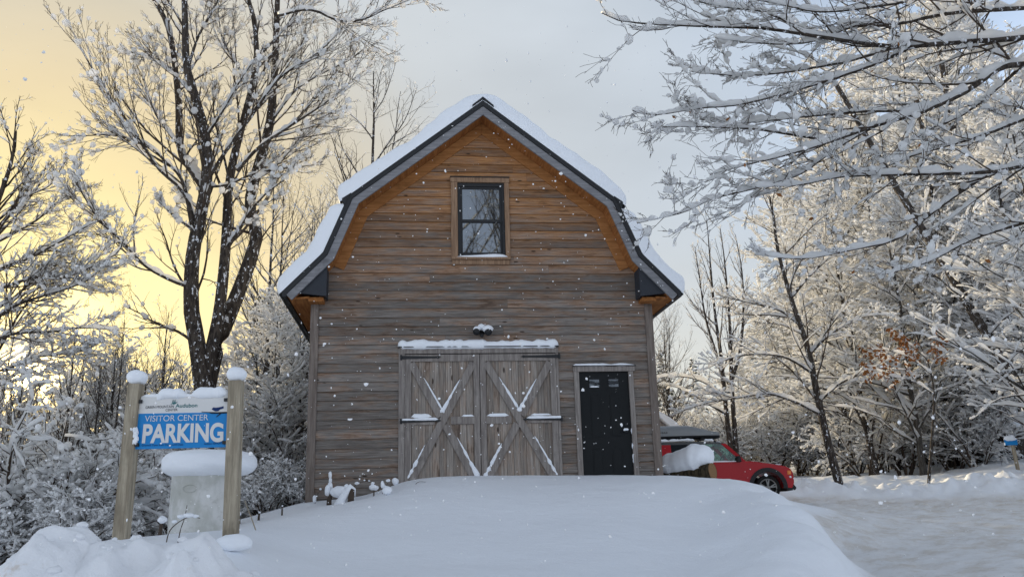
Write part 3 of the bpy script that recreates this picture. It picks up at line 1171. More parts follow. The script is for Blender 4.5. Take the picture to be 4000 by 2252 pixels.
snow_strip(mb, [(1.56, -0.06, 2.418), (2.1, -0.06, 2.418), (2.70, -0.06, 2.418)], 0.04, 0.03, 31, rough=0.5)
mb.build("header_snow", M['snow'], fr, smooth=True)

# ------------------------------------------------------------------ parking sign between two posts
SD = 9.5
M['post'] = simple_wood("post_wood", (0.43, 0.375, 0.285), (0.235, 0.198, 0.145), 'z', 0.8)
M['sign_white'] = mat("sign_white", (0.66, 0.655, 0.64), 0.5, 0.3)
M['sign_blue'] = mat("sign_blue", (0.003, 0.205, 0.53), 0.45, 0.3)
M['ink'] = mat("sign_ink", (0.015, 0.02, 0.03), 0.6, 0.2)
M['ink_teal'] = mat("sign_teal", (0.01, 0.14, 0.15), 0.6, 0.2)
M['ink_navy'] = mat("sign_navy", (0.01, 0.03, 0.12), 0.6, 0.2)
M['letter'] = mat("sign_letter", (0.66, 0.655, 0.64), 0.5, 0.3)


def S7(x, y):
    """spot on the sign face"""
    return (480 + x / 5.179) * 0.644, (1500 + y / 5.179) * 0.644


so = P(460, 1360, SD)
sign = empty("parking_sign", (so[0], SD, gz(so[0], SD)), 0, "blue and white visitor center parking sign hung between two snow-capped wooden posts", "sign")
SI = np.array(sign.location)
for top, bot in (((343, 966), (302, 1380)), ((595, 958), (579, 1390))):
    p1, p0 = P(*top, SD) - SI, P(*bot, SD) - SI
    p0 = p0 - (p1 - p0) * 0.08
    mb = MB()
    mb.bar(p0, p1, 0.14, 0.14, up=(0, 1, 0))
    po = mb.build("post", M['post'], sign, bevel=0.006)
    mb = MB()
    mb.blob(p1 + np.array([0, 0, 0.075]), (0.115, 0.115, 0.085), int(top[0]), 0.10, sub=3)
    mb.build("snow_cap", M['snow'], po, smooth=True)
mb = MB()
b0 = P(580, 1376, SD - 0.12) - SI
mb.blob((b0[0] + .03, -0.12, -0.03), (0.2, 0.12, 0.10), 5, 0.3)
mb.build("snow_heap", M['snow'], sign, smooth=True)
cs = [P(*S7(370, 250), SD - 0.03), P(*S7(2175, 222), SD - 0.03), P(*S7(2118, 1266), SD - 0.03), P(*S7(250, 1310), SD - 0.03)]
cm = [P(*S7(303, 592), SD - 0.03), P(*S7(2148, 560), SD - 0.03)]
dv = np.array([0, 0.03, 0])


def plate(c4, th):
    c4 = [np.array(c) - SI for c in c4]
    mb = MB()
    mb.hexa([c4[3], c4[2], c4[2] + th, c4[3] + th, c4[0], c4[1], c4[1] + th, c4[0] + th])
    return mb


panel = plate([cs[0], cs[1], cm[1], cm[0]], dv).build("sign_panel", M['sign_white'], sign)
plate([cm[0], cm[1], cs[2], cs[3]], dv).build("blue_field", M['sign_blue'], panel)


def text_mesh(s, bold=0.0):
    c = bpy.data.curves.new("t", 'FONT')
    c.body = s
    c.offset = bold
    c.extrude = 0.0
    o = bpy.data.objects.new("t", c)
    COL.objects.link(o)
    dg = bpy.context.evaluated_depsgraph_get()
    me = bpy.data.meshes.new_from_object(o.evaluated_get(dg))
    bpy.data.objects.remove(o)
    bpy.data.curves.remove(c)
    return me


def sign_text(s, base0, base1, h, m, bold=0.0, name="lettering", slant=-0.1):
    me = text_mesh(s, bold)
    co = np.array([v.co[:] for v in me.vertices])
    x0, x1 = co[:, 0].min(), co[:, 0].max()
    cap = 0.70 if not s.isupper() else co[:, 1].max()
    for v, c in zip(me.vertices, co):
        t = (c[0] - x0) / (x1 - x0)
        k = c[1] / cap
        X = base0[0] + (base1[0] - base0[0]) * t - slant * h * k * (1 - t * 0.8)
        Y = base0[1] + (base1[1] - base0[1]) * t - h * k
        q = P(*S7(X, Y), SD - 0.034) - SI
        v.co = q
    me.materials.clear()
    me.materials.append(m)
    return link(name, me, panel)


sign_text("GREEN MOUNTAIN", (456, 490), (1030, 470), 52, M['ink'], 0.0)
sign_text("CENTER", (860, 545), (1105, 535), 50, M['ink'], 0.0)
sign_text("Audubon", (1062, 470), (1505, 458), 78, M['ink_teal'], 0.008)
sign_text("VISITOR CENTER", (440, 752), (1725, 722), 118, M['letter'], -0.004)
sign_text("PARKING", (382, 1172), (2030, 1142), 372, M['letter'], 0.035)
sign_text("Grounds Open from Dawn until Dusk", (378, 1250), (1222, 1232), 44, M['ink_navy'])
sign_text("Audubon VERMONT", (1640, 1222), (2010, 1206), 44, M['ink_navy'])


def flat_poly(pts, m, name):
    mb = MB()
    pp = [P(*S7(x, y), SD - 0.036) - SI for x, y in pts]
    mb.prism([(p[0], p[2]) for p in pp][::-1], pp[0][1], pp[0][1] + 0.004)
    return mb.build(name, m, panel)


flat_poly([(1795, 497), (1830, 464), (1885, 470), (1960, 458), (2036, 440), (2036, 482), (1965, 505), (1925, 540), (1870, 545), (1815, 515)], M['ink_navy'], "bird_picture")
flat_poly([(1590, 548), (1700, 556), (1900, 560), (2145, 552), (2145, 578), (1990, 590), (1890, 662), (1880, 655), (1950, 592), (1780, 590), (1740, 570), (1590, 560)], M['ink'], "branch_picture")
for pts in ([(955, 410), (1000, 375), (1060, 350), (1065, 362), (1005, 385)], [(1000, 372), (1008, 318), (1022, 312), (1016, 372)], [(1042, 352), (1050, 312), (1064, 322), (1054, 352)], [(1000, 395), (1050, 372), (1110, 350), (1060, 392), (1020, 405)]):
    flat_poly(pts, M['ink_teal'], "bird_emblem")
mb = MB()
for x, y in ((330, 345), (2130, 310), (262, 1222), (2098, 1172)):
    c = P(*S7(x, y), SD - 0.05) - SI
    mb.box(c[0] - .045, c[0] + .03, c[1] - 0.012, c[1] + 0.02, c[2] - .018, c[2] + .018)
build_each(mb, "bracket", M['black'], sign, bevel=0.003)
mb = MB()
for seg, w, h, sd in (([(690, 330), (850, 240), (1020, 235), (1300, 250)], 0.11, 0.07, 3), ([(1400, 232), (1700, 225), (2150, 210)], 0.13, 0.10, 8)):
    snow_strip(mb, [P(*S7(x, y), SD - 0.02) - SI for x, y in seg], w, h, sd, n=44, rough=0.25, sides=10)
snow_strip(mb, [P(*S7(x, y), SD - 0.02) - SI for x, y in ((380, 250), (800, 245), (2150, 225))], 0.035, 0.03, 4)
build_each(mb, "snow_cap", M['snow'], panel, smooth=True)
mb = MB()
for k in range(5):
    c = P(*S7(250 + 14 * (k % 2), 920 + 60 * k), SD - 0.06) - SI
    mb.blob(c, (0.028, 0.025, 0.035), k, 0.4)
mb.build("snow_dab", M['snow'], sign, smooth=True)

# ------------------------------------------------------------------ concrete well ring behind the sign
M['concrete'] = mat("concrete", (0.55, 0.55, 0.49), 0.9, 0.1)
t = M['concrete'].node_tree
tc = N(t, 'ShaderNodeTexCoord')
n1 = tex_noise(t, mapping(t, tc.outputs['Object'], (1, 1, 0.6)), 2.6, 6, 0.65)
n2 = tex_noise(t, tc.outputs['Object'], 9, 6, 0.7)
c = mix(t, maprange(t, n1.outputs[0], 0.40, 0.62), (0.62, 0.615, 0.59), (0.46, 0.46, 0.42))
c = mix(t, maprange(t, n2.outputs[0], 0.5, 0.75, 0, 0.5), c, (0.33, 0.32, 0.28))
t.links.new(c, t.nodes['Principled BSDF'].inputs['Base Color'])
bump(t, t.nodes['Principled BSDF'], n2.outputs[0], 0.3, 0.01)
wc = P(512, 1330, 12.1)
well = empty("concrete_well", (wc[0], 12.1, -0.9), 0, "round pale concrete well ring with a thick overhanging snow cap behind the parking sign", "well")
zr = P(512, 1190, 11.68)[2] + 0.9
mb = MB()
mb.tube([(0.02, 0, 0), (0.0, 0, zr * 0.5), (-0.005, 0, zr - 0.02), (-0.005, 0, zr)], [0.475, 0.455, 0.445, 0.425], 56)
mb.build("concrete_ring", M['concrete'], well, smooth=True)
mb = MB()
oc = P(*((600 + 468 / 3.295) * 0.644, (1700 + 680 / 3.295) * 0.644), 11.66)
th = np.linspace(0, 2 * np.pi, 33)
ex = oc[0] - wc[0] + 0.093 * np.cos(th)
mb.tube(np.stack([ex, -np.sqrt(np.maximum(0.456 ** 2 - ex ** 2, 0)) - 0.002, oc[2] + 0.9 + 0.05 * np.sin(th)], 1), 0.0045, 5, cap=False)
mb.build("oval_stamp", M['concrete'], well)
mb = MB()
V, T = ico(4)
r = np.hypot(V[:, 0], V[:, 1])
zz = np.where(V[:, 2] > 0, V[:, 2] ** 0.8 * 0.17, -(-V[:, 2]) ** 1.1 * 0.21) if False else np.where(V[:, 2] > 0, np.abs(V[:, 2]) ** 0.9 * 0.185, -np.abs(V[:, 2]) ** 0.9 * 0.21)
k = np.where(V[:, 2] > 0, r ** 0.55, r ** 0.75) / np.maximum(r, 1e-6)
nn = 1 + 0.05 * noise2(V[:, 0] * 2.2 + 5, V[:, 1] * 2.2 + V[:, 2] * 2, 4) + 0.02 * noise2(V[:, 0] * 7, V[:, 1] * 7 + V[:, 2] * 5, 6)
mb.add(np.stack([V[:, 0] * k * 0.64 * nn + 0.03, V[:, 1] * k * 0.62 * nn, zr + 0.145 + zz * nn], 1), (), T)
mb.build("snow_cap", M['snow'], well, smooth=True)

# ------------------------------------------------------------------ ploughed snow bank in the near left corner
SIL = [(-260, 1470), (-120, 1450), (0, 1428), (60, 1392), (130, 1336), (165, 1323), (205, 1324), (240, 1338), (258, 1362), (275, 1358), (300, 1350), (330, 1354), (370, 1368), (410, 1371), (450, 1366), (480, 1350), (500, 1347), (520, 1368), (545, 1398), (590, 1432), (650, 1455), (740, 1475)]


def build_bank():
    yc = 7.5
    sx = np.array([P(a, b, yc)[0] for a, b in SIL])
    sz = np.array([P(a, b, yc)[2] for a, b in SIL])
    xs = np.arange(sx[0], sx[-1], 0.022)
    ys = np.arange(6.0, 8.7, 0.022)
    X, Y = np.meshgrid(xs, ys)
    G = ground_h(X, Y, False)
    wob = 0.18 * noise2(X * 1.3, X * 0 + 2, 3)
    yy = Y - yc - wob
    prof = np.where(yy < 0, 1 - sstep(0.0, 1.35, -yy) ** 0.9, 1 - sstep(0.0, 0.9, yy))
    # lumps run across the bank
    C = np.interp(X + 0.10 * noise2(X * 3, Y * 3, 8) - 0.12 * np.clip(-yy, 0, 2), sx, sz)
    xa = np.linspace(sx[0], sx[-1], 400)
    za = np.interp(xa, sx, sz)
    kk = np.exp(-(np.linspace(-2, 2, 101)) ** 2)
    zs_ = np.convolve(np.pad(za, 50, mode='edge'), kk / kk.sum(), 'valid')
    C = C + (1.6 * sstep(0.05, 0.5, -yy)) * (C - np.interp(X - 0.12 * np.clip(-yy, 0, 2), xa, zs_))
    H = np.maximum(C - G, 0.0)
    Z = G - 0.08 + (H + 0.08) * prof
    rdg = 1 - np.abs(noise2(X * 2.6 + 3, Y * 2.6, 15))
    Z += H * prof * (1 - np.exp(-(yy / 0.12) ** 2) * 0.8) * (0.16 * (rdg - 0.5) + 0.17 * fbm(X * 3.2, Y * 3.2, 17, 3))
    Z += H * 0.03 * fbm(X * 11, Y * 11, 19, 2)
    nx, ny = len(xs), len(ys)
    i = np.arange(ny - 1)[:, None] * nx
    j = np.arange(nx - 1)[None, :]
    Q = np.stack([i + j, i + j + 1, i + nx + j + 1, i + nx + j], -1).reshape(-1, 4)
    V = np.stack([X.ravel(), Y.ravel(), Z.ravel()], 1)
    r = np.random.default_rng(4)
    VV, QQ, TT, n = [V], [Q], [], len(V)
    iv, it = ico(2)
    for k in range(70):                                     # broken lumps thrown up by the plough
        a = int(r.integers(0, len(V)))
        if V[a, 2] < G.ravel()[a] + 0.05: continue
        s = r.uniform(0.012, 0.045)
        q = iv * (1 + 0.3 * noise2(iv[:, 0] * 2 + k, iv[:, 1] * 2 + iv[:, 2], k))[:, None]
        VV.append(q * s * np.array([1.2, 1.2, 0.8]) + V[a] + np.array([0, 0, s * 0.3]))
        TT.append(it + n)
        n += len(iv)
    t = M['bank_snow'].node_tree
    g = N(t, 'ShaderNodeNewGeometry')
    nz = tex_noise(t, g.outputs['Position'], 3.5, 6, 0.7)
    t.links.new(mix(t, maprange(t, nz.outputs[0], 0.60, 0.78, 0, 0.75), (0.84, 0.85, 0.87), (0.55, 0.45, 0.34)), t.nodes['Principled BSDF'].inputs['Base Color'])
    o = link("snow_bank", raw_mesh("snow_bank", np.vstack(VV), np.vstack(QQ), M['bank_snow'], T=np.vstack(TT)))
    tag(o, "lumpy ploughed snow bank with brown grit stains in front of the parking sign", "snow bank")


build_bank()

# ------------------------------------------------------------------ small plants and stubs poking out of the snow
def at_ground(px, py, d):
    p = P(px, py, d)
    return np.array([p[0], d, gz(p[0], d)])


def stub(px, py, d, h, r, lab, lean=0.0, capr=1.0, name="plant_stub"):
    g = at_ground(px, py, d)
    o = empty(name, g, 0, lab, "plant stub")
    mb = MB()
    mb.tube([(0, 0, -0.1), (lean * 0.4, 0, h * 0.5), (lean, 0, h)], [r * 1.3, r, r * 0.8], 7)
    mb.build("stem", M['twig'], o)
    if capr > 0:
        mb = MB()
        mb.blob((lean, 0, h + r * 0.8 * capr), (r * 1.5 * capr, r * 1.5 * capr, r * 1.3 * capr), int(px), 0.2)
        mb.build("snow_cap", M['snow'], o, smooth=True)
    return o


stub(650, 1308, 12.6, 0.10, 0.016, "short dark stub in the snow just right of the right sign post", 0.01, 0.8)
stub(709, 1302, 12.8, 0.13, 0.012, "thin dark stub halfway between the sign and the barn corner", 0.0, 0.8)
stub(602, 1322, 12.4, 0.12, 0.02, "dark stub beside the foot of the right sign post", -0.02, 1.2)
stub(400, 1362, 10.6, 0.16, 0.022, "stubby dark stem with snow between the left post and the well", 0.02, 1.7)
stub(972, 1288, 13.4, 0.035, 0.012, "tiny stalk carrying a round snowball on the slope below the barn doors", 0, 4.2)

# clump of snow-loaded stumps at the foot of the barn wall
g0 = at_ground(845, 1258, 14.45)
o = empty("snowy_stump", g0, 0, "low dark stump under a round puff of snow against the barn wall", "stump")
mb = MB()
mb.tube([(-0.11, 0, -0.1), (-0.11, 0, 0.06), (-0.09, 0, 0.16)], [0.045, 0.04, 0.03], 8)
mb.tube([(0.06, 0.02, -0.1), (0.05, 0.02, 0.05), (0.07, 0.02, 0.10)], [0.05, 0.05, 0.04], 8)
mb.build("stem", M['twig'], o)
mb = MB()
mb.blob((0.05, -0.02, 0.19), (0.145, 0.12, 0.10), 2, 0.12, 3)
mb.blob((-0.135, 0, 0.22), (0.05, 0.05, 0.10), 4, 0.25)
mb.blob((-0.10, 0, 0.30), (0.04, 0.04, 0.05), 6, 0.25)
mb.build("snow_cap", M['snow'], o, smooth=True)
g0 = at_ground(882, 1272, 13.9)
o = empty("snowy_stump", g0, 0.3, "leaning split stump with bare dark front and snow on its back", "stump")
mb = MB()
mb.tube([(0.0, 0, -0.1), (0.0, -0.02, 0.05), (0.02, 0.0, 0.17), (0.0, 0.02, 0.22)], [0.055, 0.05, 0.04, 0.02], 9)
mb.build("stem", M['twig'], o)
mb = MB()
mb.tube([(-0.20, 0.05, -0.08), (-0.12, 0.04, 0.05), (-0.05, 0.03, 0.16), (0.0, 0.02, 0.235), (0.05, 0.02, 0.19), (0.06, 0.02, 0.08)], [0.08, 0.07, 0.055, 0.045, 0.03, 0.015], 10)
mb.blob((-0.06, 0.08, 0.23), (0.04, 0.04, 0.05), 3, 0.2)
mb.build("snow_cap", M['snow'], o, smooth=True)


def weed(px, py, d, pts, r, caps, lab, cat="dead weed", m='twig', name="dead_weed"):
    """pts, caps in metres relative to the ground point"""
    o = empty(name, at_ground(px, py, d), 0, lab, cat)
    mb = MB()
    for q in pts:
        q = [(a, 0.02 * i, b) for i, (a, b) in enumerate(q)]
        mb.tube(resample(q, 14), np.linspace(r, r * 0.5, 14), 5)
    mb.build("stem", M[m], o)
    if caps:
        mb = MB()
        for i, (a, b, s1, s2) in enumerate(caps):
            mb.blob((a, 0.0, b), (s1, s1, s2), i * 3 + int(px), 0.25)
        mb.build("snow_cap", M['snow'], o, smooth=True)
    return o


weed(867, 1258, 14.6, [[(0, -0.05), (0.05, 0.12), (0.18, 0.28), (0.36, 0.33), (0.52, 0.22), (0.60, -0.02)]], 0.007,
     [(0.06, 0.14, .025, .03), (0.12, 0.22, .03, .025), (0.2, 0.30, .035, .025), (0.32, .345, .016, .013), (.4, .335, .015, .012), (.5, .25, .014, .014), (.56, .14, .012, .016)],
     "arching dead stem beaded with snow in front of the barn siding")
weed(834, 1255, 14.6, [[(0, -0.05), (-0.01, 0.2), (-0.03, 0.45)]], 0.005, [(-0.03, .45, .03, .06), (-0.03, .36, .028, .05), (-.005, .25, .022, .035)], "upright weed with stacked snow tufts near the barn corner")
weed(940, 1258, 14.3, [[(0, -0.05), (0.0, 0.10)]], 0.015, [(0, .13, .075, .05), (-0.02, .20, .03, .025)], "stub with a mushroom of snow below the left big door")
weed(962, 1270, 13.8, [[(0, -0.05), (0.005, 0.12)], [(0.02, 0), (0.05, .12), (0.09, .20)]], 0.006, [(0.0, .15, .03, .06), (0.09, .21, .035, .025), (.04, .12, .02, .02)], "forked weed stalks dusted with snow below the left big door")
weed(994, 1212, 15.0, [[(0, -0.1), (0.0, 0.03)]], 0.01, [(0, .06, .065, .06)], "single fist of snow on a stalk at the left big door's foot")
weed(795, 1255, 14.7, [[(-0.02, -0.05), (0.0, 0.1), (0.06, 0.2)]], 0.006, [(-.03, .06, .03, .06), (.07, .22, .02, .02)], "little snowy twig at the barn's left corner")
weed(610, 1320, 11.2, [[(0.22, -0.12), (0.12, 0.12), (0.0, 0.38)]], 0.010, [], "slanting yellow green stalk leaning beside the right sign post", "stalk", 'post', "green_stalk")
weed(444, 1378, 9.4, [[(0, -0.1), (0.02, .12), (0.05, .25), (0.06, 0.38)], [(-.12, -.1), (-.1, .1), (-.02, .2), (.1, .26), (.2, .24)]], 0.007,
     [(0.03, .262, .05, .022), (.11, .275, .05, .022), (.18, .262, .035, .02), (-.04, .215, .03, .016)], "drooping dead plant with snowy seed heads in front of the well")
weed(1040, 1232, 14.2, [[(0, -0.02), (0.08, 0.05), (0.22, 0.045)]], 0.006, [], "thin bent twig lying on the snow under the big doors", "twig", 'twig', "fallen_twig")

# ------------------------------------------------------------------ log with a thick roll of snow, right of the barn
e1, e0 = P(1793, 1184, 16.0), P(1610, 1212, 17.0)
log = empty("snowy_log", e0, 0, "felled log with sawn end under a thick roll of snow beside the red car", "log")
a, b = np.zeros(3), e1 - e0
lb = MB()
lp = [a + (b - a) * t for t in np.linspace(0, 1, 14)]
lb.tube(lp, np.linspace(0.185, 0.162, 14), 18, cap=False)
lb.build("log_trunk", bark_mat("log_bark", (0.07, 0.055, 0.035), (0.02, 0.017, 0.012), 0.8), log, smooth=True)
M['cut'] = mat("sawn_wood", (0.30, 0.19, 0.10), 0.8, 0.1)
t = M['cut'].node_tree
tc = N(t, 'ShaderNodeTexCoord')
dm = N(t, 'ShaderNodeVectorMath', operation='DISTANCE')
t.links.new(tc.outputs['Object'], dm.inputs[0])
dm.inputs[1].default_value = tuple(b)
wv = math_(t, 'SINE', math_(t, 'MULTIPLY', dm.outputs['Value'], 240.0))
t.links.new(mix(t, maprange(t, wv, -1, 1), (0.30, 0.18, 0.09), (0.17, 0.10, 0.055)), t.nodes['Principled BSDF'].inputs['Base Color'])
mb = MB()
dn = (b - a) / np.linalg.norm(b - a)
mb.tube([b - dn * 0.02, b + dn * 0.002], [0.150, 0.150], 20)
mb.build("sawn_end", M['cut'], log)
mb = MB()
n = 40
tt = np.linspace(0.02, 0.985, n)
hh = np.interp(tt, [0, 0.3, 0.55, 0.8, 0.95, 1], [0.17, 0.19, 0.22, 0.29, 0.25, 0.12]) * np.sqrt(np.clip(np.minimum(tt * 8, (1 - tt) * 10), 0.02, 1))
pp = np.array([a + (b - a) * q for q in tt])
pp[:, 2] += 0.10 + hh * 0.62
mb.tube(pp, hh * (1 + 0.09 * fbm(tt * 9, tt * 0, 4, 3)), 22, squash=0.95)
mb.build("snow_roll", M['snow'], log, smooth=True)

# ------------------------------------------------------------------ red car with roof box
M['red'] = mat("car_red", (0.38, 0.004, 0.010), 0.38, 0.2)
M['red'].node_tree.nodes['Principled BSDF'].inputs['Coat Weight'].default_value = 0.12
M['plastic'] = mat("black_plastic", (0.018, 0.018, 0.02), 0.6, 0.3)
M['gloss_black'] = mat("gloss_black", (0.01, 0.011, 0.013), 0.25, 0.5)
M['tyre'] = mat("tyre_rubber", (0.018, 0.018, 0.018), 0.85, 0.15)
M['rim'] = mat("alloy_rim", (0.20, 0.20, 0.195), 0.4, 0.5, 0.5)
M['amber'] = mat("amber_lens", (0.75, 0.20, 0.02), 0.3, 0.5)
M['lens'] = mat("headlight_lens", (0.7, 0.72, 0.75), 0.15, 0.6)
M['box_grey'] = mat("roof_box_grey", (0.21, 0.22, 0.225), 0.38, 0.5)
cg = bpy.data.materials.new("car_glass")
cg.use_nodes = True
t = cg.node_tree
t.nodes.clear()
oo = N(t, 'ShaderNodeOutputMaterial')
tr = N(t, 'ShaderNodeBsdfTransparent')
tr.inputs[0].default_value = (0.76, 0.92, 0.87, 1)
gl = N(t, 'ShaderNodeBsdfGlossy')
gl.inputs['Roughness'].default_value = 0.03
mx = N(t, 'ShaderNodeMixShader')
mx.inputs[0].default_value = 0.10
t.links.new(tr.outputs[0], mx.inputs[1])
t.links.new(gl.outputs[0], mx.inputs[2])
t.links.new(mx.outputs[0], oo.inputs[0])
M['car_glass'] = cg
M['dark_glass'] = glass_mat("tinted_glass", (0.004, 0.005, 0.006), 0.02)

CD = 25.5
cx = P(2003, 1256, CD - 0.9)[0] - 2.12
car = empty("red_car", (cx, CD, P(1940, 1258, CD - 0.9)[2]), -0.01, "red compact car with black roof and grey roof box parked behind the barn's right corner", "car")
WF, WR, RA = 1.40, -1.17, 0.43


def arch(cx_, r, z=0.33):
    return [(cx_ + r * math.cos(a), max(z - .02, 0.36 + r * math.sin(a))) for a in np.linspace(-0.05, math.pi + 0.05, 17)]


low = [(2.05, .33), (2.115, .46), (2.125, .60), (2.11, .74), (2.05, .85), (1.93, .915), (1.55, .995), (0.98, 1.085), (-2.0, 1.10), (-2.10, .98), (-2.12, .55), (-2.05, .34)]
poly = low + arch(WR, RA)[::-1] + arch(WF, RA)[::-1]
mb = MB()
mb.prism(poly, -0.885, 0.885)
mb.build("body", M['red'], car, bevel=0.035)


def gy(z):
    return 0.845 - (z - 1.08) / 0.55 * 0.15


def side_poly(pts, m, name, off=0.0, th=0.03, parent=None, sides=(-1, 1)):
    obs = []
    for sd in sides:
        mb = MB()
        n = len(pts)
        V = [(x, sd * (gy(z) + off), z) for x, z in pts] + [(x, sd * (gy(z) + off - th), z) for x, z in pts]
        from mathutils.geometry import tessellate_polygon
        tr_ = tessellate_polygon([[Vector((x, z, 0)) for x, z in pts]])
        T = [tuple(t_) for t_ in tr_] + [tuple(i + n for i in t_) for t_ in tr_]
        Q = [(i, (i + 1) % n, (i + 1) % n + n, i + n) for i in range(n)]
        mb.add(V, Q, T)
        obs.append(mb.build(name, m, parent or car))
    return obs


# greenhouse: pillars, glass, roof
side_poly([(0.86, 1.08), (0.74, 1.08), (0.22, 1.60), (0.36, 1.60)], M['red'], "front_pillar", 0.01, 0.06)
side_poly([(-0.36, 1.08), (-0.48, 1.08), (-0.48, 1.60), (-0.36, 1.60)], M['gloss_black'], "door_pillar", 0.008, 0.05)
side_poly([(-1.20, 1.08), (-1.98, 1.08), (-1.93, 1.60), (-1.20, 1.60)], M['red'], "rear_pillar", 0.01, 0.06)
side_poly([(0.74, 1.08), (-0.36, 1.08), (-0.36, 1.60), (0.22, 1.60)], M['car_glass'], "window", 0.0, 0.006)
side_poly([(-0.48, 1.08), (-1.20, 1.08), (-1.20, 1.60), (-0.48, 1.60)], M['dark_glass'], "window", 0.0, 0.006)
mb = MB()
mb.hexa([(0.84, -.80, 1.085), (0.86, -.80, 1.085), (0.86, .80, 1.085), (0.84, .80, 1.085), (0.33, -.66, 1.60), (0.35, -.66, 1.60), (0.35, .66, 1.60), (0.33, .66, 1.60)])
mb.hexa([(-2.0, -.78, 1.10), (-1.985, -.78, 1.10), (-1.985, .78, 1.10), (-2.0, .78, 1.10), (-1.94, -.66, 1.60), (-1.925, -.66, 1.60), (-1.925, .66, 1.60), (-1.94, .66, 1.60)])
build_each(mb, "windscreen", M['car_glass'], car)
mb = MB()
mb.prism([(0.38, 1.595), (0.22, 1.64), (-0.6, 1.685), (-1.6, 1.665), (-1.96, 1.62), (-1.97, 1.59)], -0.70, 0.70)
mb.build("roof", M['gloss_black'], car, bevel=0.03)
mb = MB()
for sd in (-1, 1):
    mb.tube([(0.10, sd * .64, 1.66), (0.02, sd * .64, 1.72), (-1.55, sd * .64, 1.72), (-1.65, sd * .64, 1.67)], 0.018, 8)
for x in (-0.25, -1.25):
    mb.box(x - .035, x + .035, -0.68, 0.68, 1.735, 1.765)
    for sd in (-1, 1):
        mb.box(x - .06, x + .06, sd * .64 - .03, sd * .64 + .03, 1.70, 1.775)
mb.build("roof_rack", M['plastic'], car)
# seats and dash seen through the glass
for x in (-0.25, -1.0):
    for y in (-0.36, 0.36):
        mb = MB()
        mb.bar((x, y, 0.95), (x - .12, y, 1.36), 0.44, 0.12, up=(1, 0, 0))
        mb.box(x - .17, x - .07, y - .11, y + .11, 1.37, 1.50)
        mb.build("seat", M['plastic'], car)
MB().box(0.35, 0.80, -0.75, 0.75, 0.95, 1.10).build("dashboard", M['plastic'], car)
mb = MB()
mb.tube([(0.28 + .05 * math.sin(a), -0.36 + .18 * math.cos(a), 1.12 + .17 * math.sin(a)) for a in np.linspace(0, 2 * math.pi, 20)], 0.016, 6)
mb.build("steering_wheel", M['plastic'], car)
# doors
for x0, x1 in ((0.62, -0.40), (-0.43, -0.98)):
    for sd in (-1, 1):
        mb = MB()
        mb.prism([(x0, 0.46), (x0, 1.06), (x1, 1.06), (x1, 0.60 if x1 < -.9 else .46), (x1 + (0.15 if x1 < -.9 else 0), 0.46)], *sorted((sd * 0.883, sd * 0.893)))
        dr_ = mb.build("door", M['red'], car, bevel=0.004)
        MB().box(x1 + .07, x1 + .24, *sorted((sd * 0.894, sd * 0.925)), 0.93, 0.96).build("handle", M['red'], dr_, bevel=0.008)
# black lower cladding, arches and bumpers
mb = MB()
for sd in (-1, 1):
    ys = sorted((sd * 0.87, sd * 0.905))
    mb.box(WR + RA, WF - RA, *ys, 0.28, 0.43)
    for c_ in (WF, WR):
        o_, i_ = [], []
        for a_ in np.linspace(-0.08, math.pi + 0.08, 15):
            o_.append((c_ + (RA + .105) * math.cos(a_), 0.36 + (RA + .105) * math.sin(a_)))
            i_.append((c_ + (RA - .01) * math.cos(a_), 0.36 + (RA - .01) * math.sin(a_)))
        for k in range(14):
            q = [o_[k], i_[k], i_[k + 1], o_[k + 1]]
            mb.hexa([(q[0][0], ys[0], q[0][1]), (q[1][0], ys[0], q[1][1]), (q[1][0], ys[1], q[1][1]), (q[0][0], ys[1], q[0][1]),
                     (q[3][0], ys[0], q[3][1]), (q[2][0], ys[0], q[2][1]), (q[2][0], ys[1], q[2][1]), (q[3][0], ys[1], q[3][1])])
mb.prism([(1.90, .24), (2.14, .27), (2.18, .33), (2.10, .44), (1.93, .44)], -0.86, 0.86)
mb.prism([(-1.68, .30), (-2.10, .30), (-2.15, .40), (-2.13, .56), (-1.72, .5)], -0.86, 0.86)
mb.build("cladding", M['plastic'], car)
MB().box(-1.7, 1.75, -0.62, 0.62, 0.30, 0.45).build("underbody", M['dark'], car)
for c_ in (WF, WR):
    for sd in (-1, 1):
        yc = sd * 0.80
        mb = MB()
        th = np.linspace(0, 2 * np.pi, 41)
        for rr, ww in ((0.295, 0.052),):
            mb.tube(np.stack([c_ + rr * np.cos(th), np.full(41, yc), 0.345 + rr * np.sin(th)], 1), ww, 10, squash=1.0, cap=False)
            mb.tube(np.stack([c_ + rr * np.cos(th), np.full(41, yc - sd * .09), 0.345 + rr * np.sin(th)], 1), ww, 10, cap=False)
            mb.tube([(c_, yc - sd * 0.09, .345), (c_, yc, .345)], [0.337, 0.337], 40)
        w = mb.build("wheel", M['tyre'], car, smooth=True)
        mb = MB()
        yo = yc + sd * 0.035
        mb.tube(np.stack([c_ + 0.235 * np.cos(th), np.full(41, yo), 0.345 + 0.235 * np.sin(th)], 1), 0.018, 8, cap=False)
        mb.cyl((c_, yo - sd * .03, .345), (c_, yo + sd * .012, .345), 0.06, 16)
        for k in range(5):
            for da in (-0.16, 0.16):
                a_ = k * 2 * math.pi / 5 + 0.3
                mb.bar((c_ + .04 * math.cos(a_), yo, .345 + .04 * math.sin(a_)), (c_ + .232 * math.cos(a_ + da), yo, .345 + .232 * math.sin(a_ + da)), 0.03, 0.03, up=(0, 1, 0))
        mb.build("rim", M['rim'], w)
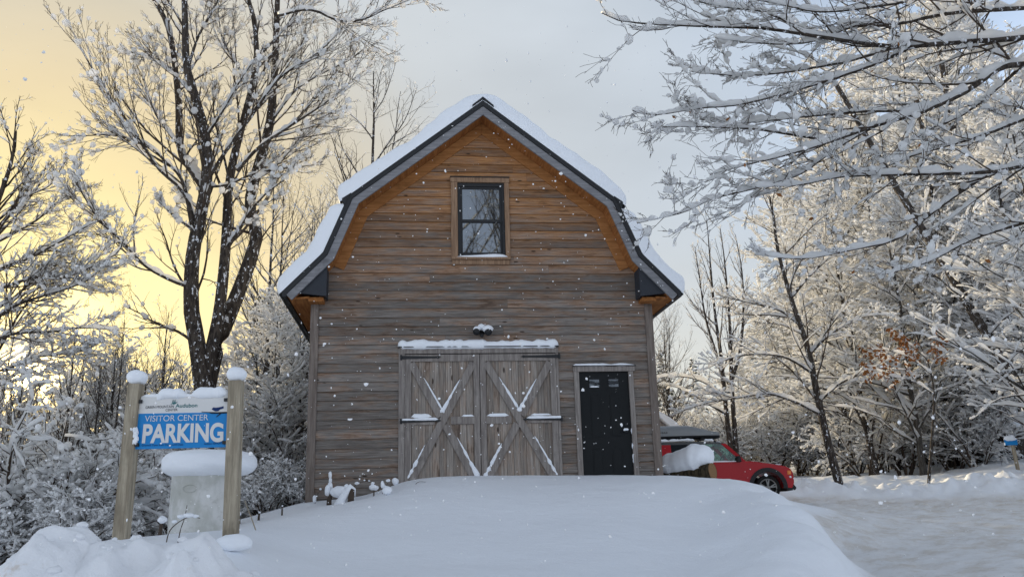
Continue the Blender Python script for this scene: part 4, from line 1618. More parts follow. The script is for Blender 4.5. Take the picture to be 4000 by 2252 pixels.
for sd in (-1, 1):
    mb = MB()
    mb.hexa([(0.56, sd * .87, 1.06), (0.70, sd * .87, 1.06), (0.70, sd * 1.03, 1.07), (0.58, sd * 1.03, 1.07), (0.58, sd * .87, 1.24), (0.68, sd * .87, 1.24), (0.67, sd * 1.02, 1.23), (0.60, sd * 1.02, 1.23)])
    mb.build("mirror", M['plastic'], car, bevel=0.02)
    mb = MB()
    mb.blob((2.055, sd * .60, .76), (.05, .13, .11), 1, 0)
    mb.build("headlight", M['lens'], car, smooth=True)
    mb = MB()
    mb.box(1.96, 2.06, *sorted((sd * .84, sd * .895)), .69, .80)
    mb.build("marker_lamp", M['amber'], car, bevel=0.01)
    mb = MB()
    mb.box(-2.13, -2.02, *sorted((sd * .66, sd * .86)), .80, 1.02)
    mb.build("tail_lamp", mat("tail_lens", (0.35, 0.01, 0.01), 0.3, 0.5), car, bevel=0.01)
# snow left on the car
mb = MB()
snow_strip(mb, [(-1.6, -.66, 1.70), (-0.9, -.66, 1.715), (-0.5, -.66, 1.715)], 0.06, 0.05, 3)
snow_strip(mb, [(-0.25, -.66, 1.70), (0.05, -.66, 1.69)], 0.05, 0.05, 5)
mb.blob((0.27, 0.05, 1.65), (0.12, 0.5, 0.06), 4, 0.2)
mb.blob((0.36, 0.1, 1.57), (0.13, 0.45, 0.07), 6, 0.2)
mb.blob((1.75, -0.55, 0.975), (0.16, 0.10, 0.02), 8, 0.2)
snow_strip(mb, [(0.62, -.885, 1.085), (-0.3, -.885, 1.09)], 0.035, 0.025, 9)
snow_strip(mb, [(2.0, -.89, .62), (2.06, -.88, .60)], 0.04, 0.05, 12)
build_each(mb, "snow_patch", M['snow'], car, smooth=True)

# roof box: a thing strapped on the rack
rb = empty("roof_box", tuple(np.array(car.location) + np.array([0, 0, 1.77])), -0.01, "long grey roof box with tapered nose on top of the red car", "roof box")


def boxloft(z_of, wy, y0):
    xs = np.linspace(-1.86, 0.26, 26)
    th = np.linspace(0, np.pi, 13)
    return xs, th


def loft(name, m, up):
    xs = np.linspace(-1.88, 0.27, 30)
    V, Q = [], []
    n = 15
    for x in xs:
        e = np.clip(min((x + 1.90) / 0.10, (0.30 - x) / 0.10), 0, 1) ** 0.5
        nose = float(sstep(-0.75, 0.30, x))
        hw = 0.42 * (0.9 + 0.1 * e) * (1 - 0.28 * nose ** 2)
        hz = (0.31 - 0.20 * nose) * (0.75 + 0.25 * e) * float(0.8 + 0.2 * sstep(-1.9, -1.4, x)) if up else -0.085 * (0.6 + 0.4 * e)
        for a_ in np.linspace(0, math.pi, n):
            c_, s_ = math.cos(a_), math.sin(a_)
            V.append((x, -0.18 - hw * np.sign(c_) * abs(c_) ** 0.55, hz * abs(s_) ** 0.5 + 0.085 + (0.0 if up else -0.003)))
    for i in range(len(xs) - 1):
        for j in range(n - 1):
            Q.append((i * n + j, i * n + j + 1, (i + 1) * n + j + 1, (i + 1) * n + j))
    for i in (0, len(xs) - 1):
        for j in range(n // 2):
            Q.append((i * n + j, i * n + j + 1, i * n + n - 2 - j, i * n + n - 1 - j))
    mb = MB()
    mb.add(V, Q)
    return mb.build(name, m, rb, smooth=True)


lid = loft("lid", M['box_grey'], True)
loft("tray", M['plastic'], False)
me = text_mesh("THULE", 0.015)
co = np.array([v.co[:] for v in me.vertices])
w_ = co[:, 0].max()
for v, c_ in zip(me.vertices, co):
    v.co = (-1.50 + c_[0] / w_ * 0.26, -0.18 - 0.42 - 0.006, 0.165 + c_[1] / 0.72 * 0.045)
me.materials.clear()
me.materials.append(M['plastic'])
link("lettering", me, lid)
mb = MB()
for z in (0.17, 0.25):
    mb.box(-1.84, -1.62, -0.606, -0.60, z, z + .03)
build_each(mb, "end_stripe", M['plastic'], lid)

# ------------------------------------------------------------------ shed roof, far post with small sign, stump by the forest
sp = P(1628, 1110, 34)
shed = empty("small_shed", (sp[0], 34, sp[2] - 2.4), 0.1, "small shed with snow covered pitched roof just behind the red car", "shed")
mb = MB()
mb.prism([(-1.0, 0), (1.0, 0), (1.0, 2.3), (0, 3.2), (-1.0, 2.3)], -1.5, 1.5)
mb.build("wall", M['trim'], shed)
mb = MB()
mb.add(*roof_snow([(-1.35, 2.0), (0, 3.28), (1.35, 2.0)], -1.75, 1.75, 0.26, 9, (0.2, 0.2)))
mb.prism([(-1.35, 1.97), (0, 3.25), (1.35, 1.97), (1.35, 2.03), (0, 3.31), (-1.35, 2.03)], -1.72, 1.72)
mb.build("roof", M['snow'], shed, smooth=False)

g0 = P(2560, 1170, 28)
ps = empty("trail_sign", (g0[0], 28, gz(g0[0], 28)), 0, "small blue sign on a leaning wooden stake at the forest edge", "sign")
t0 = P(2546, 1112, 28) - np.array(ps.location)
MB().bar((0, 0, -0.2), (t0[0], 0, t0[2]), 0.085, 0.085, up=(0, 1, 0)).build("stake", M['post'], ps)
mb = MB()
mb.bar((t0[0] - .27, -0.06, t0[2] - .0), (t0[0] + .13, -0.06, t0[2] + .0), 0.17, 0.03, up=(0, 1, 0))
mb.build("sign_plate", M['sign_blue'], ps)
mb = MB()
snow_strip(mb, [(t0[0] - .28, -.05, t0[2] + .085), (t0[0] + .15, -.05, t0[2] + .085)], 0.10, 0.10, 3)
mb.blob((t0[0] - .02, -.03, t0[2] + .17), (.09, .08, .07), 3, .2)
mb.build("snow_cap", M['snow'], ps, smooth=True)
g0 = P(2556, 1105, 31.5)
st_ = empty("snowy_stump", (g0[0], 31.5, gz(g0[0], 31.5)), 0, "broken stump with a square block of snow above the small blue sign", "stump")
zt = P(2553, 1076, 31.5)[2] - st_.location.z
mb = MB()
mb.tube([(0, 0, -0.3), (0, 0, zt * 0.5), (0.02, 0, zt)], [0.3, 0.2, 0.19], 12)
mb.build("stem", M['bark'], st_, smooth=True)
mb = MB()
mb.blob((0, 0, zt + .16), (0.24, 0.24, 0.19), 2, .1, 3)
mb.build("snow_cap", M['snow'], st_, smooth=True)

# ------------------------------------------------------------------ trees
def unit(v):
    return v / (np.linalg.norm(v, axis=-1, keepdims=True) + 1e-9)


def march(rng, start, d, lens, n, jit, up, sag=0.0):
    B = len(start)
    out = np.zeros((B, n, 3))
    out[:, 0] = start
    d = unit(d)
    st = (lens / (n - 1))[:, None]
    p = start.copy()
    for i in range(1, n):
        d = d + rng.normal(0, jit, (B, 3))
        d[:, 2] += (up + (-sag * i / n)) 
        d = unit(d)
        p = p + d * st
        out[:, i] = p
    return out


def spawn(rng, Pn, R, lens, k, n, ang=0.8, angsd=0.2, ratio=0.45, tmin=0.2, tmax=1.0, jit=0.12, up=0.05, flat=0.5, rr=0.6, sag=0.0, minl=0.12, even=True, rmin=0.0025):
    B, m, _ = Pn.shape
    if even:
        t = (np.arange(k)[None, :] + rng.uniform(0, 1, (B, k))) / k
        t = tmin + (tmax - tmin) * t
    else:
        t = rng.uniform(tmin, tmax, (B, k))
    f = t * (m - 1)
    i = np.clip(f.astype(int), 0, m - 2)
    w = (f - i)[..., None]
    b = np.arange(B)[:, None]
    st = Pn[b, i] * (1 - w) + Pn[b, i + 1] * w
    T = unit(Pn[b, i + 1] - Pn[b, i])
    r0 = R[b, i]
    rp = unit(rng.normal(size=(B, k, 3)))
    H = np.cross(T, np.array([0, 0, 1.0]))
    H = H * np.sign(rng.uniform(-1, 1, (B, k, 1)))
    hl = np.linalg.norm(H, axis=2, keepdims=True)
    pp = rp * (1 - flat * np.clip(hl * 1.5, 0, 1)) + unit(H) * flat * np.clip(hl * 1.5, 0, 1)
    pp = unit(pp - (pp * T).sum(2, keepdims=True) * T)
    a = np.clip(rng.normal(ang, angsd, (B, k, 1)), 0.2, 1.5)
    d = T * np.cos(a) + pp * np.sin(a)
    L = np.maximum(lens[:, None] * ratio * (1.15 - 0.75 * t) * rng.uniform(0.6, 1.25, (B, k)), minl)
    st, d, L, r0 = st.reshape(-1, 3), d.reshape(-1, 3), L.ravel(), r0.ravel()
    out = march(rng, st, d, L, n, jit, up, sag)
    rad = np.minimum(r0 * rr, 0.012 * L + 0.004)[:, None] * (1 - 0.72 * np.linspace(0, 1, n))[None]
    return out, np.maximum(rad, rmin), L


def snow_on(rng, Pn, R, a, b, sides, dens=0.85, lump=0.5, finer=2, lo=0.25):
    B, n, _ = Pn.shape
    m = (n - 1) * finer + 1
    x = np.linspace(0, n - 1, m)
    i = np.clip(x.astype(int), 0, n - 2)
    w = (x - i)
    Q = Pn[:, i] * (1 - w)[None, :, None] + Pn[:, i + 1] * w[None, :, None]
    r = R[:, i] * (1 - w) + R[:, i + 1] * w
    T = unit(np.gradient(Q, axis=1))
    h = np.clip((np.sqrt(np.clip(1 - T[..., 2] ** 2, 0, 1)) - lo) / 0.4, 0, 1)
    nz = rng.normal(size=(B, m))
    nz = (nz + np.roll(nz, 1, 1) + np.roll(nz, -1, 1)) / 1.732
    s = (a + b * r) * np.clip(1 + lump * nz, 0.25, 2.1) * h
    gap = rng.normal(size=(B, m))
    gap = (gap + np.roll(gap, 1, 1) + np.roll(gap, -1, 1) + np.roll(gap, 2, 1)) / 2
    from math import erf
    thr = {0.95: 1.64, 0.9: 1.28, 0.85: 1.04, 0.8: 0.84, 0.75: 0.67, 0.7: 0.52, 0.6: 0.25, 0.5: 0.0, 0.4: -0.25, 0.3: -0.52}[dens]
    s = s * (gap < thr)
    s[:, -1] *= 0.5
    rr = np.where(s > 1e-4, s, r * 0.3)
    lift = np.where(s > 1e-4, r * 0.55 + s * 0.62, 0)
    return tubes(Q, rr, sides, 0.9, lift)


def clumps(rng, C, rmin, rmax, sub=1):
    V, T = ico(sub)
    n = len(C)
    r = rng.uniform(rmin, rmax, n)
    k = 1 + rng.uniform(-0.28, 0.28, (n, len(V)))
    v = V[None] * (r[:, None] * k)[..., None]
    v[..., 2] *= rng.uniform(0.7, 1.3, n)[:, None]
    v = v + C[:, None, :]
    return v.reshape(-1, 3), (T[None] + (np.arange(n) * len(V))[:, None, None]).reshape(-1, 3)


class TreeMesh:
    def __init__(s, seed):
        s.rng = np.random.default_rng(seed)
        s.lv = []
        s.tr, s.cr, s.sn = MB(), MB(), MB()
        s.leaves = None

    def trunk(s, Pn, R, sides=8, snow=None):
        Pn, R = np.asarray(Pn)[None], np.asarray(R)[None]
        s.tr.add(*tubes(Pn, R, sides))
        if snow: s.sn.add(*snow_on(s.rng, Pn, R, *snow))
        L = np.linalg.norm(np.diff(Pn, axis=1), axis=2).sum(1)
        s.lv.append((Pn, R, L))
        return Pn, R, L

    def limbs(s, base, k, snow=None, sides=4, to='cr', **kw):
        res = spawn(s.rng, base[0], base[1], base[2], k, **kw)
        getattr(s, to).add(*tubes(res[0], res[1], sides))
        if snow: s.sn.add(*snow_on(s.rng, res[0], res[1], *snow))
        return res

    def tips(s, base, frac, rmin, rmax, sub=1, tset=(1.0,)):
        m = base[0].shape[1]
        for t in tset:
            C = base[0][:, int(round(t * (m - 1)))]
            C = C[s.rng.uniform(size=len(C)) < frac]
            if len(C): s.sn.add(*((lambda V, T: (V, (), T))(*clumps(s.rng, C + np.array([0, 0, rmin * 0.6]), rmin, rmax, sub))))

    def meshes(s, bark='bark'):
        out = []
        for mb, m, nm in ((s.tr, M[bark], "trunk"), (s.cr, M['twig'], "crown"), (s.sn, M['tree_snow'], "snow_load")):
            if mb.v:
                V, Q, T = mb.arrays()
                out.append((nm, raw_mesh(nm, V, Q, m, True, T=T)))
        return out


def leaf_mesh(rng, C, size):
    """dry leaves hanging at points C"""
    n = len(C)
    s = rng.uniform(0.6, 1.2, n)[:, None] * size
    d = unit(rng.normal(size=(n, 3)) * np.array([1, 1, 0.5]) + np.array([0, 0, -0.9]))
    w = unit(np.cross(d, rng.normal(size=(n, 3))))
    nrm = np.cross(d, w)
    V = np.stack([C, C + d * s * 0.5 + w * s * 0.32, C + d * s, C + d * s * 0.5 - w * s * 0.32 + nrm * s * 0.1], 1).reshape(-1, 3)
    return V, np.arange(n * 4).reshape(-1, 4)


def place(meshes, name, loc, rz, sc, label, cat="tree", group=None, tilt=0.0):
    r = empty(name, loc, rz, label, cat, group)
    r.scale = (sc, sc, sc)
    if tilt: r.rotation_euler = (0, tilt, rz)
    for nm, me in meshes:
        link(nm, me, r)
    return r


def straight(rng, h, r, n=16, lean=0.0, wob=0.05, taper=0.9):
    z = np.linspace(-0.4, h, n)
    x = lean * np.clip(z, 0, None) + np.cumsum(rng.normal(0, wob, n)) * 0.35
    y = np.cumsum(rng.normal(0, wob, n)) * 0.35
    R = r * (1 - taper * np.clip(z / h, 0, 1)) * (1 + 0.35 * np.exp(-np.clip(z, 0, None) / 0.25))
    return np.stack([x - x[0], y - y[0], z], 1), np.maximum(R, 0.006)


def beech(seed, h, r, sn=1.0, low=0.12):
    """spreading young beech, every spray carrying snow"""
    T = TreeMesh(seed)
    P0, R0 = straight(T.rng, h, r, 18, T.rng.uniform(-.06, .06))
    b0 = T.trunk(P0, R0, 8)
    b1 = T.limbs(b0, 42, (0.031 * sn, 0.8, 6, 0.9, 0.45), 5, 'tr', n=12, rmin=.009, ang=0.95, angsd=.2, ratio=0.34, tmin=low, tmax=0.97, jit=0.09, up=0.05, flat=0.0, rr=0.5, sag=0.10)
    b2 = T.limbs(b1, 10, (0.026 * sn, 0.7, 5, 0.85, 0.5), 3, 'cr', n=7, rmin=.007, ang=0.75, angsd=.2, ratio=0.5, tmin=0.15, tmax=0.98, jit=0.13, up=0.02, flat=0.75, rr=0.6, sag=0.10)
    b3 = T.limbs(b2, 5, (0.018 * sn, 0.6, 4, 0.7, 0.55), 3, 'cr', n=5, rmin=.005, ang=0.8, angsd=.25, ratio=0.5, tmin=0.2, tmax=1.0, jit=0.2, up=0.02, flat=0.6, rr=0.6, minl=0.14)
    T.tips(b3, 0.2, 0.022 * sn, 0.055 * sn, 1)
    T.last = b3
    return T


def bare(seed, h, r, sn=0.6, low=0.28, stems=1):
    """upright open crown with little snow"""
    T = TreeMesh(seed)
    for k in range(stems):
        P0, R0 = straight(T.rng, h * T.rng.uniform(.85, 1.05), r, 18, T.rng.uniform(-.09, .09) if stems > 1 else 0.0, 0.05)
        P0[:, 0] += k * 0.25
        b0 = T.trunk(P0, R0, 7)
        b1 = T.limbs(b0, 22, (0.016 * sn, 0.8, 5, 0.7, 0.4), 5, 'tr', n=11, ang=0.65, angsd=.18, ratio=0.34, tmin=low, tmax=0.97, jit=0.08, up=0.07, flat=0.0, rr=0.55)
        b2 = T.limbs(b1, 8, (0.012 * sn, 0.7, 4, 0.6, 0.4, 1), 3, 'cr', n=7, ang=0.6, angsd=.2, ratio=0.48, tmin=0.2, tmax=1.0, jit=0.11, up=0.06, flat=0.1, rr=0.6)
        b3 = T.limbs(b2, 5, None, 3, 'cr', n=4, ang=0.6, angsd=.2, ratio=0.5, tmin=0.25, tmax=1.0, jit=0.15, up=0.05, flat=0.1, rr=0.6, minl=0.14)
        T.tips(b2, 0.4, 0.015, 0.032, 1)
        T.tips(b3, 0.10, 0.012, 0.028, 1)
    return T


def shrub(seed, h, sn=1.0, stems=7):
    T = TreeMesh(seed)
    for k in range(stems):
        a = T.rng.uniform(0, 2 * math.pi)
        n = 12
        L = h * T.rng.uniform(0.6, 1.1)
        lean = T.rng.uniform(0.15, 0.75)
        d = np.array([[math.cos(a) * lean, math.sin(a) * lean, 1.0]])
        Pn = march(T.rng, np.array([[math.cos(a) * .12, math.sin(a) * .12, -0.25]]), d, np.array([L]), n, 0.09, -0.02, 0.14)
        R = (0.018 + 0.007 * h) * (1 - 0.8 * np.linspace(0, 1, n))
        b0 = T.trunk(Pn[0], R, 5, (0.022 * sn, 0.7, 5, 0.85, 0.4))
        b1 = T.limbs(b0, 13, (0.022 * sn, 0.6, 5, 0.85, 0.5), 4, 'cr', n=8, rmin=.006, ang=0.85, angsd=.25, ratio=0.5, tmin=0.18, tmax=1.0, jit=0.13, up=0.02, flat=0.3, rr=0.6, sag=0.14)
        b2 = T.limbs(b1, 7, (0.018 * sn, 0.5, 4, 0.75, 0.55), 3, 'cr', n=5, rmin=.004, ang=0.85, angsd=.25, ratio=0.48, tmin=0.2, tmax=1.0, jit=0.2, up=0.01, flat=0.4, rr=0.6, minl=0.15)
        T.tips(b2, 0.22, 0.018 * sn, 0.042 * sn, 1)
        T.tips(b1, 0.4, 0.02 * sn, 0.05 * sn, 1, (1.0, 0.6))
    return T


def conifer(seed, h, snow=True):
    rng = np.random.default_rng(seed)
    tr, nd, sn = MB(), MB(), MB()
    P0, R0 = straight(rng, h, 0.14, 10, 0, 0.02)
    tr.add(*tubes(P0[None], R0[None], 6))
    k = int(h * 9)
    z = np.linspace(0.12, 0.98, k) * h
    a = rng.uniform(0, 2 * np.pi, k)
    L = (1 - z / h) ** 0.75 * h * 0.24 * rng.uniform(0.65, 1.15, k) + 0.12
    B = np.stack([np.interp(z, P0[:, 2], P0[:, 0]), np.interp(z, P0[:, 2], P0[:, 1]), z], 1)
    d = np.stack([np.cos(a), np.sin(a), np.full(k, 0.15)], 1)
    br = march(rng, B, d, L, 7, 0.05, 0.0, 0.16)
    R = 0.02 * (1 - 0.8 * np.linspace(0, 1, 7))[None] * np.ones((k, 1))
    tr.add(*tubes(br, R, 4))
    b2, r2, l2 = spawn(rng, br, R, L, 8, 5, ang=0.8, ratio=0.42, tmin=0.2, tmax=1, flat=0.9, jit=0.08, up=-0.03, rr=1.0, minl=0.1)
    for src, w in ((br, 0.055), (b2, 0.05)):
        # drooping needle fringes along every spray
        n = src.shape[1]
        for sgn in (-1, 1):
            S = np.cross(unit(np.gradient(src, axis=1)), np.array([0, 0, 1.0]))
            tip = src + S * sgn * w * rng.uniform(0.6, 1.6, src.shape[:2])[..., None] + np.array([0, 0, -w * 0.8])
            V = np.stack([src, tip], 2).reshape(-1, 3)
            i = np.arange(len(src))[:, None] * n * 2
            j = np.arange(n - 1)[None] * 2
            Q = np.stack([i + j, i + j + 2, i + j + 3, i + j + 1], -1).reshape(-1, 4)
            nd.add(V, Q)
    if snow:
        sn.add(*snow_on(rng, br, R, 0.055, 0.5, 5, 0.8, 0.6))
        sn.add(*snow_on(rng, b2, r2, 0.04, 0.5, 4, 0.7, 0.6, 1))
    out = []
    for mb, m, nm in ((tr, M['bark_far'], "trunk"), (nd, M['needle'], "crown"), (sn, M['tree_snow'], "snow_load")):
        V, Q, T = mb.arrays()
        out.append((nm, raw_mesh(nm, V, Q, m, True, T=T)))
    return out


# --- the maple with several stems left of the barn
def px_path(pts, d0, d1=None, n=20):
    d1 = d0 if d1 is None else d1
    q = [P(x, y, d0 + (d1 - d0) * i / (len(pts) - 1)) for i, (x, y) in enumerate(pts)]
    return resample(q, n)


def traced(T, pts, d0, d1, r0, r1, n=22, sides=7, snow=None):
    p = px_path(pts, d0, d1, n) - T.org
    return T.trunk(p, np.linspace(r0, r1, n), sides, snow)


MD = 15.6
ob = P(512, 985, MD)
MAPLE_Z = gz(ob[0], MD)
T = TreeMesh(77)
T.org = np.array([ob[0], MD, MAPLE_Z])
bp = P(512, 1290, MD)
SNT = (0.018, 0.55, 7, 0.85, 0.35, 3)
SNB = (0.019, 0.7, 7, 0.85, 0.4, 3)
mains = []
mains.append(traced(T, [(513, 1330), (513, 1100), (511, 985), (505, 930), (494, 850), (481, 773), (485, 640), (506, 533), (520, 453), (517, 346), (490, 240), (469, 160), (464, 0), (455, -130)], MD, MD, .195, .04, 34, 12))
mains.append(traced(T, [(513, 990), (527, 900), (543, 830), (553, 773), (563, 680), (570, 586), (575, 480), (591, 384), (629, 240), (645, 149), (640, 60), (622, -20), (615, -120)], MD, MD + 1.0, .125, .03, 30, 10))
mains.append(traced(T, [(520, 975), (545, 870), (575, 795), (605, 720), (634, 640), (645, 600), (640, 560), (628, 520), (640, 453), (677, 320), (687, 224), (693, 133), (698, 0), (702, -100)], MD + .5, MD + 1.8, .165, .045, 30, 10))
mains.append(traced(T, [(488, 640), (500, 560), (512, 480), (485, 430), (453, 373), (448, 240), (426, 80), (389, 0), (340, -100)], MD + .1, MD + 2.0, .10, .04, 26, 9))
subs = []
for pts, dd, r0 in (
        ([(522, 453), (575, 370), (629, 298), (703, 197), (800, 133), (863, 69)], -0.8, .06),
        ([(596, 430), (655, 368), (735, 314), (831, 250), (900, 190)], -0.5, .055),
        ([(486, 600), (478, 540), (458, 453), (415, 405), (373, 368), (293, 341), (213, 341)], -1.0, .065),
        ([(490, 560), (474, 506), (440, 460), (400, 426), (330, 320), (256, 213), (203, 123)], -1.4, .05),
        ([(484, 725), (426, 703), (362, 666), (314, 613), (250, 554), (213, 496), (187, 453)], -1.6, .05),
        ([(572, 623), (600, 580), (629, 533), (666, 490), (714, 453)], -0.6, .06),
        ([(522, 470), (575, 464), (640, 437), (735, 421), (790, 415)], 0.4, .04),
        ([(508, 533), (470, 500), (440, 470)], 0.5, .035),
        ([(490, 600), (480, 575), (440, 545), (398, 505)], -0.5, .055),
        ([(470, 180), (500, 90), (540, 20), (570, -60)], 0.5, .05),
        ([(492, 250), (440, 190), (380, 150), (330, 130)], 1.0, .04),
        ([(648, 145), (700, 90), (750, 30), (790, -30)], 1.2, .045),
        ([(680, 310), (740, 230), (800, 190), (880, 150), (930, 110)], 1.5, .045),
        ([(630, 240), (600, 170), (560, 100), (548, 20)], 0.8, .04),
        ([(518, 346), (560, 280), (600, 210), (640, 150)], -0.6, .04),
        ([(700, 40), (760, 25), (800, 30), (850, 52), (910, 50), (960, 28), (1010, 8), (1060, -15)], 1.4, .045),
        ([(452, 370), (400, 300), (372, 240), (360, 180)], 1.2, .045),
        ([(638, 455), (690, 420), (760, 350), (820, 300)], 1.4, .045),
        ([(580, 470), (560, 380), (540, 300), (535, 220)], 0.4, .04)):
    subs.append(traced(T, pts, MD, MD + dd, r0 * .68, .009, 20, 7, SNB))
for m_ in mains:
    T.sn.add(*snow_on(T.rng, m_[0], m_[1], 0.032, 0.45, 8, 0.7, 0.5, 3, 0.06))
for base, k, rt in [(m_, 18, 0.22) for m_ in mains] + [(s_, int(np.clip(s_[2][0] * 7, 4, 18)), 0.52) for s_ in subs]:
    b1 = T.limbs(base, k, (0.011, 0.6, 6, 0.5, 0.6, 3), 4, 'cr', n=12, ang=0.5, angsd=.18, ratio=rt, tmin=0.25 if rt > .2 else .4, tmax=1.0, jit=0.05, up=0.03, flat=0.1, rr=0.55, rmin=.004)
    b2 = T.limbs(b1, 6, (0.009, 0.5, 4, 0.3, 0.6), 3, 'cr', n=7, ang=0.5, angsd=.2, ratio=0.5, tmin=0.2, tmax=1.0, jit=0.07, up=0.03, flat=0.1, rr=0.65, minl=0.15, rmin=.0035)
    b3 = T.limbs(b2, 4, None, 3, 'cr', n=4, ang=0.6, angsd=.2, ratio=0.5, tmin=0.3, tmax=1.0, jit=0.12, up=0.03, flat=0.1, rr=0.7, minl=0.08)
    T.tips(b2, 0.2, 0.018, 0.05, 2, (1.0, 0.45))
    T.tips(b1, 0.6, 0.025, 0.07, 2, (1.0, 0.7, 0.4))
place(T.meshes(), "maple_tree", T.org, 0, 1.0, "tall maple of several dark forking stems, branches beaded with snow, between sign and barn")

# --- tree whose right half leans into the frame at the far left
LD = 15.0
T = TreeMesh(31)
lb = P(-60, 1400, LD)
T.org = np.array([lb[0], LD, gz(lb[0], LD)])
mains = [traced(T, [(-60, 1400), (-62, 1100), (-70, 900), (-60, 700), (-25, 560), (12, 460), (35, 380), (40, 330)], LD, LD, .16, .02, 26, 10)]
for pts, dd, r0 in (
        ([(-40, 620), (0, 605), (90, 555), (130, 520), (200, 470)], -.5, .045),
        ([(-62, 740), (0, 677), (60, 655), (120, 625), (190, 585), (235, 560)], -1, .055),
        ([(-66, 840), (0, 793), (44, 766), (107, 744), (155, 730), (213, 708), (250, 680)], -1.5, .06),
        ([(-68, 890), (0, 850), (53, 837), (133, 833), (200, 824), (300, 830)], -1.2, .05),
        ([(-66, 800), (20, 760), (100, 690), (170, 660), (260, 690)], -.8, .05),
        ([(-50, 660), (10, 560), (60, 500), (120, 470), (160, 430)], -.2, .045),
        ([(-30, 575), (30, 520), (70, 440), (90, 380)], .3, .04),
        ([(-68, 930), (10, 930), (80, 900), (160, 890), (230, 880)], -1.0, .045),
        ([(-64, 760), (-10, 730), (80, 700), (180, 690), (290, 640), (310, 600)], -1.6, .05),
        ([(0, 490), (-30, 420), (-50, 360)], .3, .03)):
    mains.append(traced(T, pts, LD, LD + dd, r0 * .6, .008, 18, 6, SNB))
for base in mains:
    b1 = T.limbs(base, int(np.clip(base[2][0] * 9, 5, 24)), (0.012, 0.6, 5, 0.6, 0.5), 4, 'cr', n=9, ang=0.55, angsd=.2, ratio=0.36, tmin=0.2, tmax=1.0, jit=0.08, up=0.03, flat=0.3, rr=0.55)
    b2 = T.limbs(b1, 7, (0.010, 0.5, 4, 0.4, 0.6), 3, 'cr', n=6, ang=0.6, angsd=.2, ratio=0.5, tmin=0.25, tmax=1.0, jit=0.1, up=0.03, flat=0.2, rr=0.65, minl=0.12)
    b3 = T.limbs(b2, 3, None, 3, 'cr', n=4, ang=0.6, angsd=.2, ratio=0.5, tmin=0.3, tmax=1.0, jit=0.12, up=0.02, flat=0.1, rr=0.7, minl=0.08)
    T.tips(b2, 0.24, 0.016, 0.042, 1, (1.0, 0.5))
    T.tips(b1, 0.5, 0.02, 0.05, 1, (1.0, 0.6))
place(T.meshes(), "backlit_tree", T.org, 0, 1.0, "tree at the far left whose low boughs reach across the yellow sky")

# --- big beech off the right edge, boughs reaching over the drive
RD = 10.5
T = TreeMesh(52)
rb_ = P(2860, 1450, RD)
T.org = np.array([rb_[0], RD, gz(rb_[0], RD)])
tr0 = traced(T, [(2860, 1500), (2850, 1100), (2830, 700), (2810, 300), (2790, 0), (2770, -300)], RD, RD, .24, .10, 24, 12)
SNH = (0.027, 0.75, 8, 0.9, 0.35, 3)
big = []
for pts, d1, r0 in (
        ([(2820, 130), (2700, 140), (2576, 161), (2514, 172), (2425, 233), (2314, 283), (2203, 316), (2092, 355), (1981, 389), (1870, 416), (1786, 439)], -1.2, .075),
        ([(2203, 316), (2140, 350), (2081, 389), (2008, 439), (1903, 472), (1792, 500), (1720, 533), (1603, 561)], -1.4, .032),
        ([(2810, 40), (2700, 70), (2576, 94), (2425, 105), (2258, 117), (2147, 105), (2058, 92), (1925, 72), (1792, 67), (1648, 61), (1564, 53), (1514, 33)], -2.0, .07),
        ([(2800, 0), (2576, 20), (2392, 33), (2250, 62), (2147, 67), (2060, 100), (1981, 111), (1870, 105), (1800, 95)], -1.5, .055),
        ([(2420, 105), (2350, 112), (2286, 122), (2203, 161), (2036, 217), (1870, 261), (1759, 272), (1648, 289), (1592, 278)], -1.6, .04),
        ([(2258, 117), (2150, 150), (2050, 170), (1950, 185), (1850, 190), (1740, 180)], -1.2, .03),
        ([(2810, 260), (2680, 280), (2576, 300), (2500, 330), (2425, 355), (2300, 390), (2200, 430), (2120, 444)], -.6, .05),
        ([(2820, 380), (2680, 400), (2576, 416), (2480, 433), (2258, 439), (2120, 444), (2010, 465), (1900, 470)], -1.0, .055),
        ([(2480, 440), (2420, 480), (2347, 533), (2258, 600), (2147, 627), (2020, 650), (1900, 640)], -.4, .035),
        ([(2790, -60), (2600, -40), (2450, -30), (2300, 0), (2180, 20), (2060, 30), (1960, 10), (1850, -10)], -1.6, .05),
        ([(2060, 92), (1990, 60), (1920, 30), (1840, 20), (1760, 5)], -1.8, .025),
        ([(2092, 355), (2000, 340), (1900, 325), (1800, 320), (1700, 318), (1640, 322)], -1.5, .026),
        ([(2820, 480), (2700, 520), (2576, 560), (2450, 600), (2330, 660), (2220, 690)], .5, .05),
        ([(2576, 161), (2500, 230), (2420, 290), (2330, 330), (2240, 400)], .4, .035),
        ([(2330, 280), (2180, 280), (2060, 290), (1960, 300), (1850, 310), (1760, 300)], -.8, .03)):
    big.append(traced(T, pts, RD, RD + d1, r0 * .72, .006, 30, 7, SNH))
tips_ = []
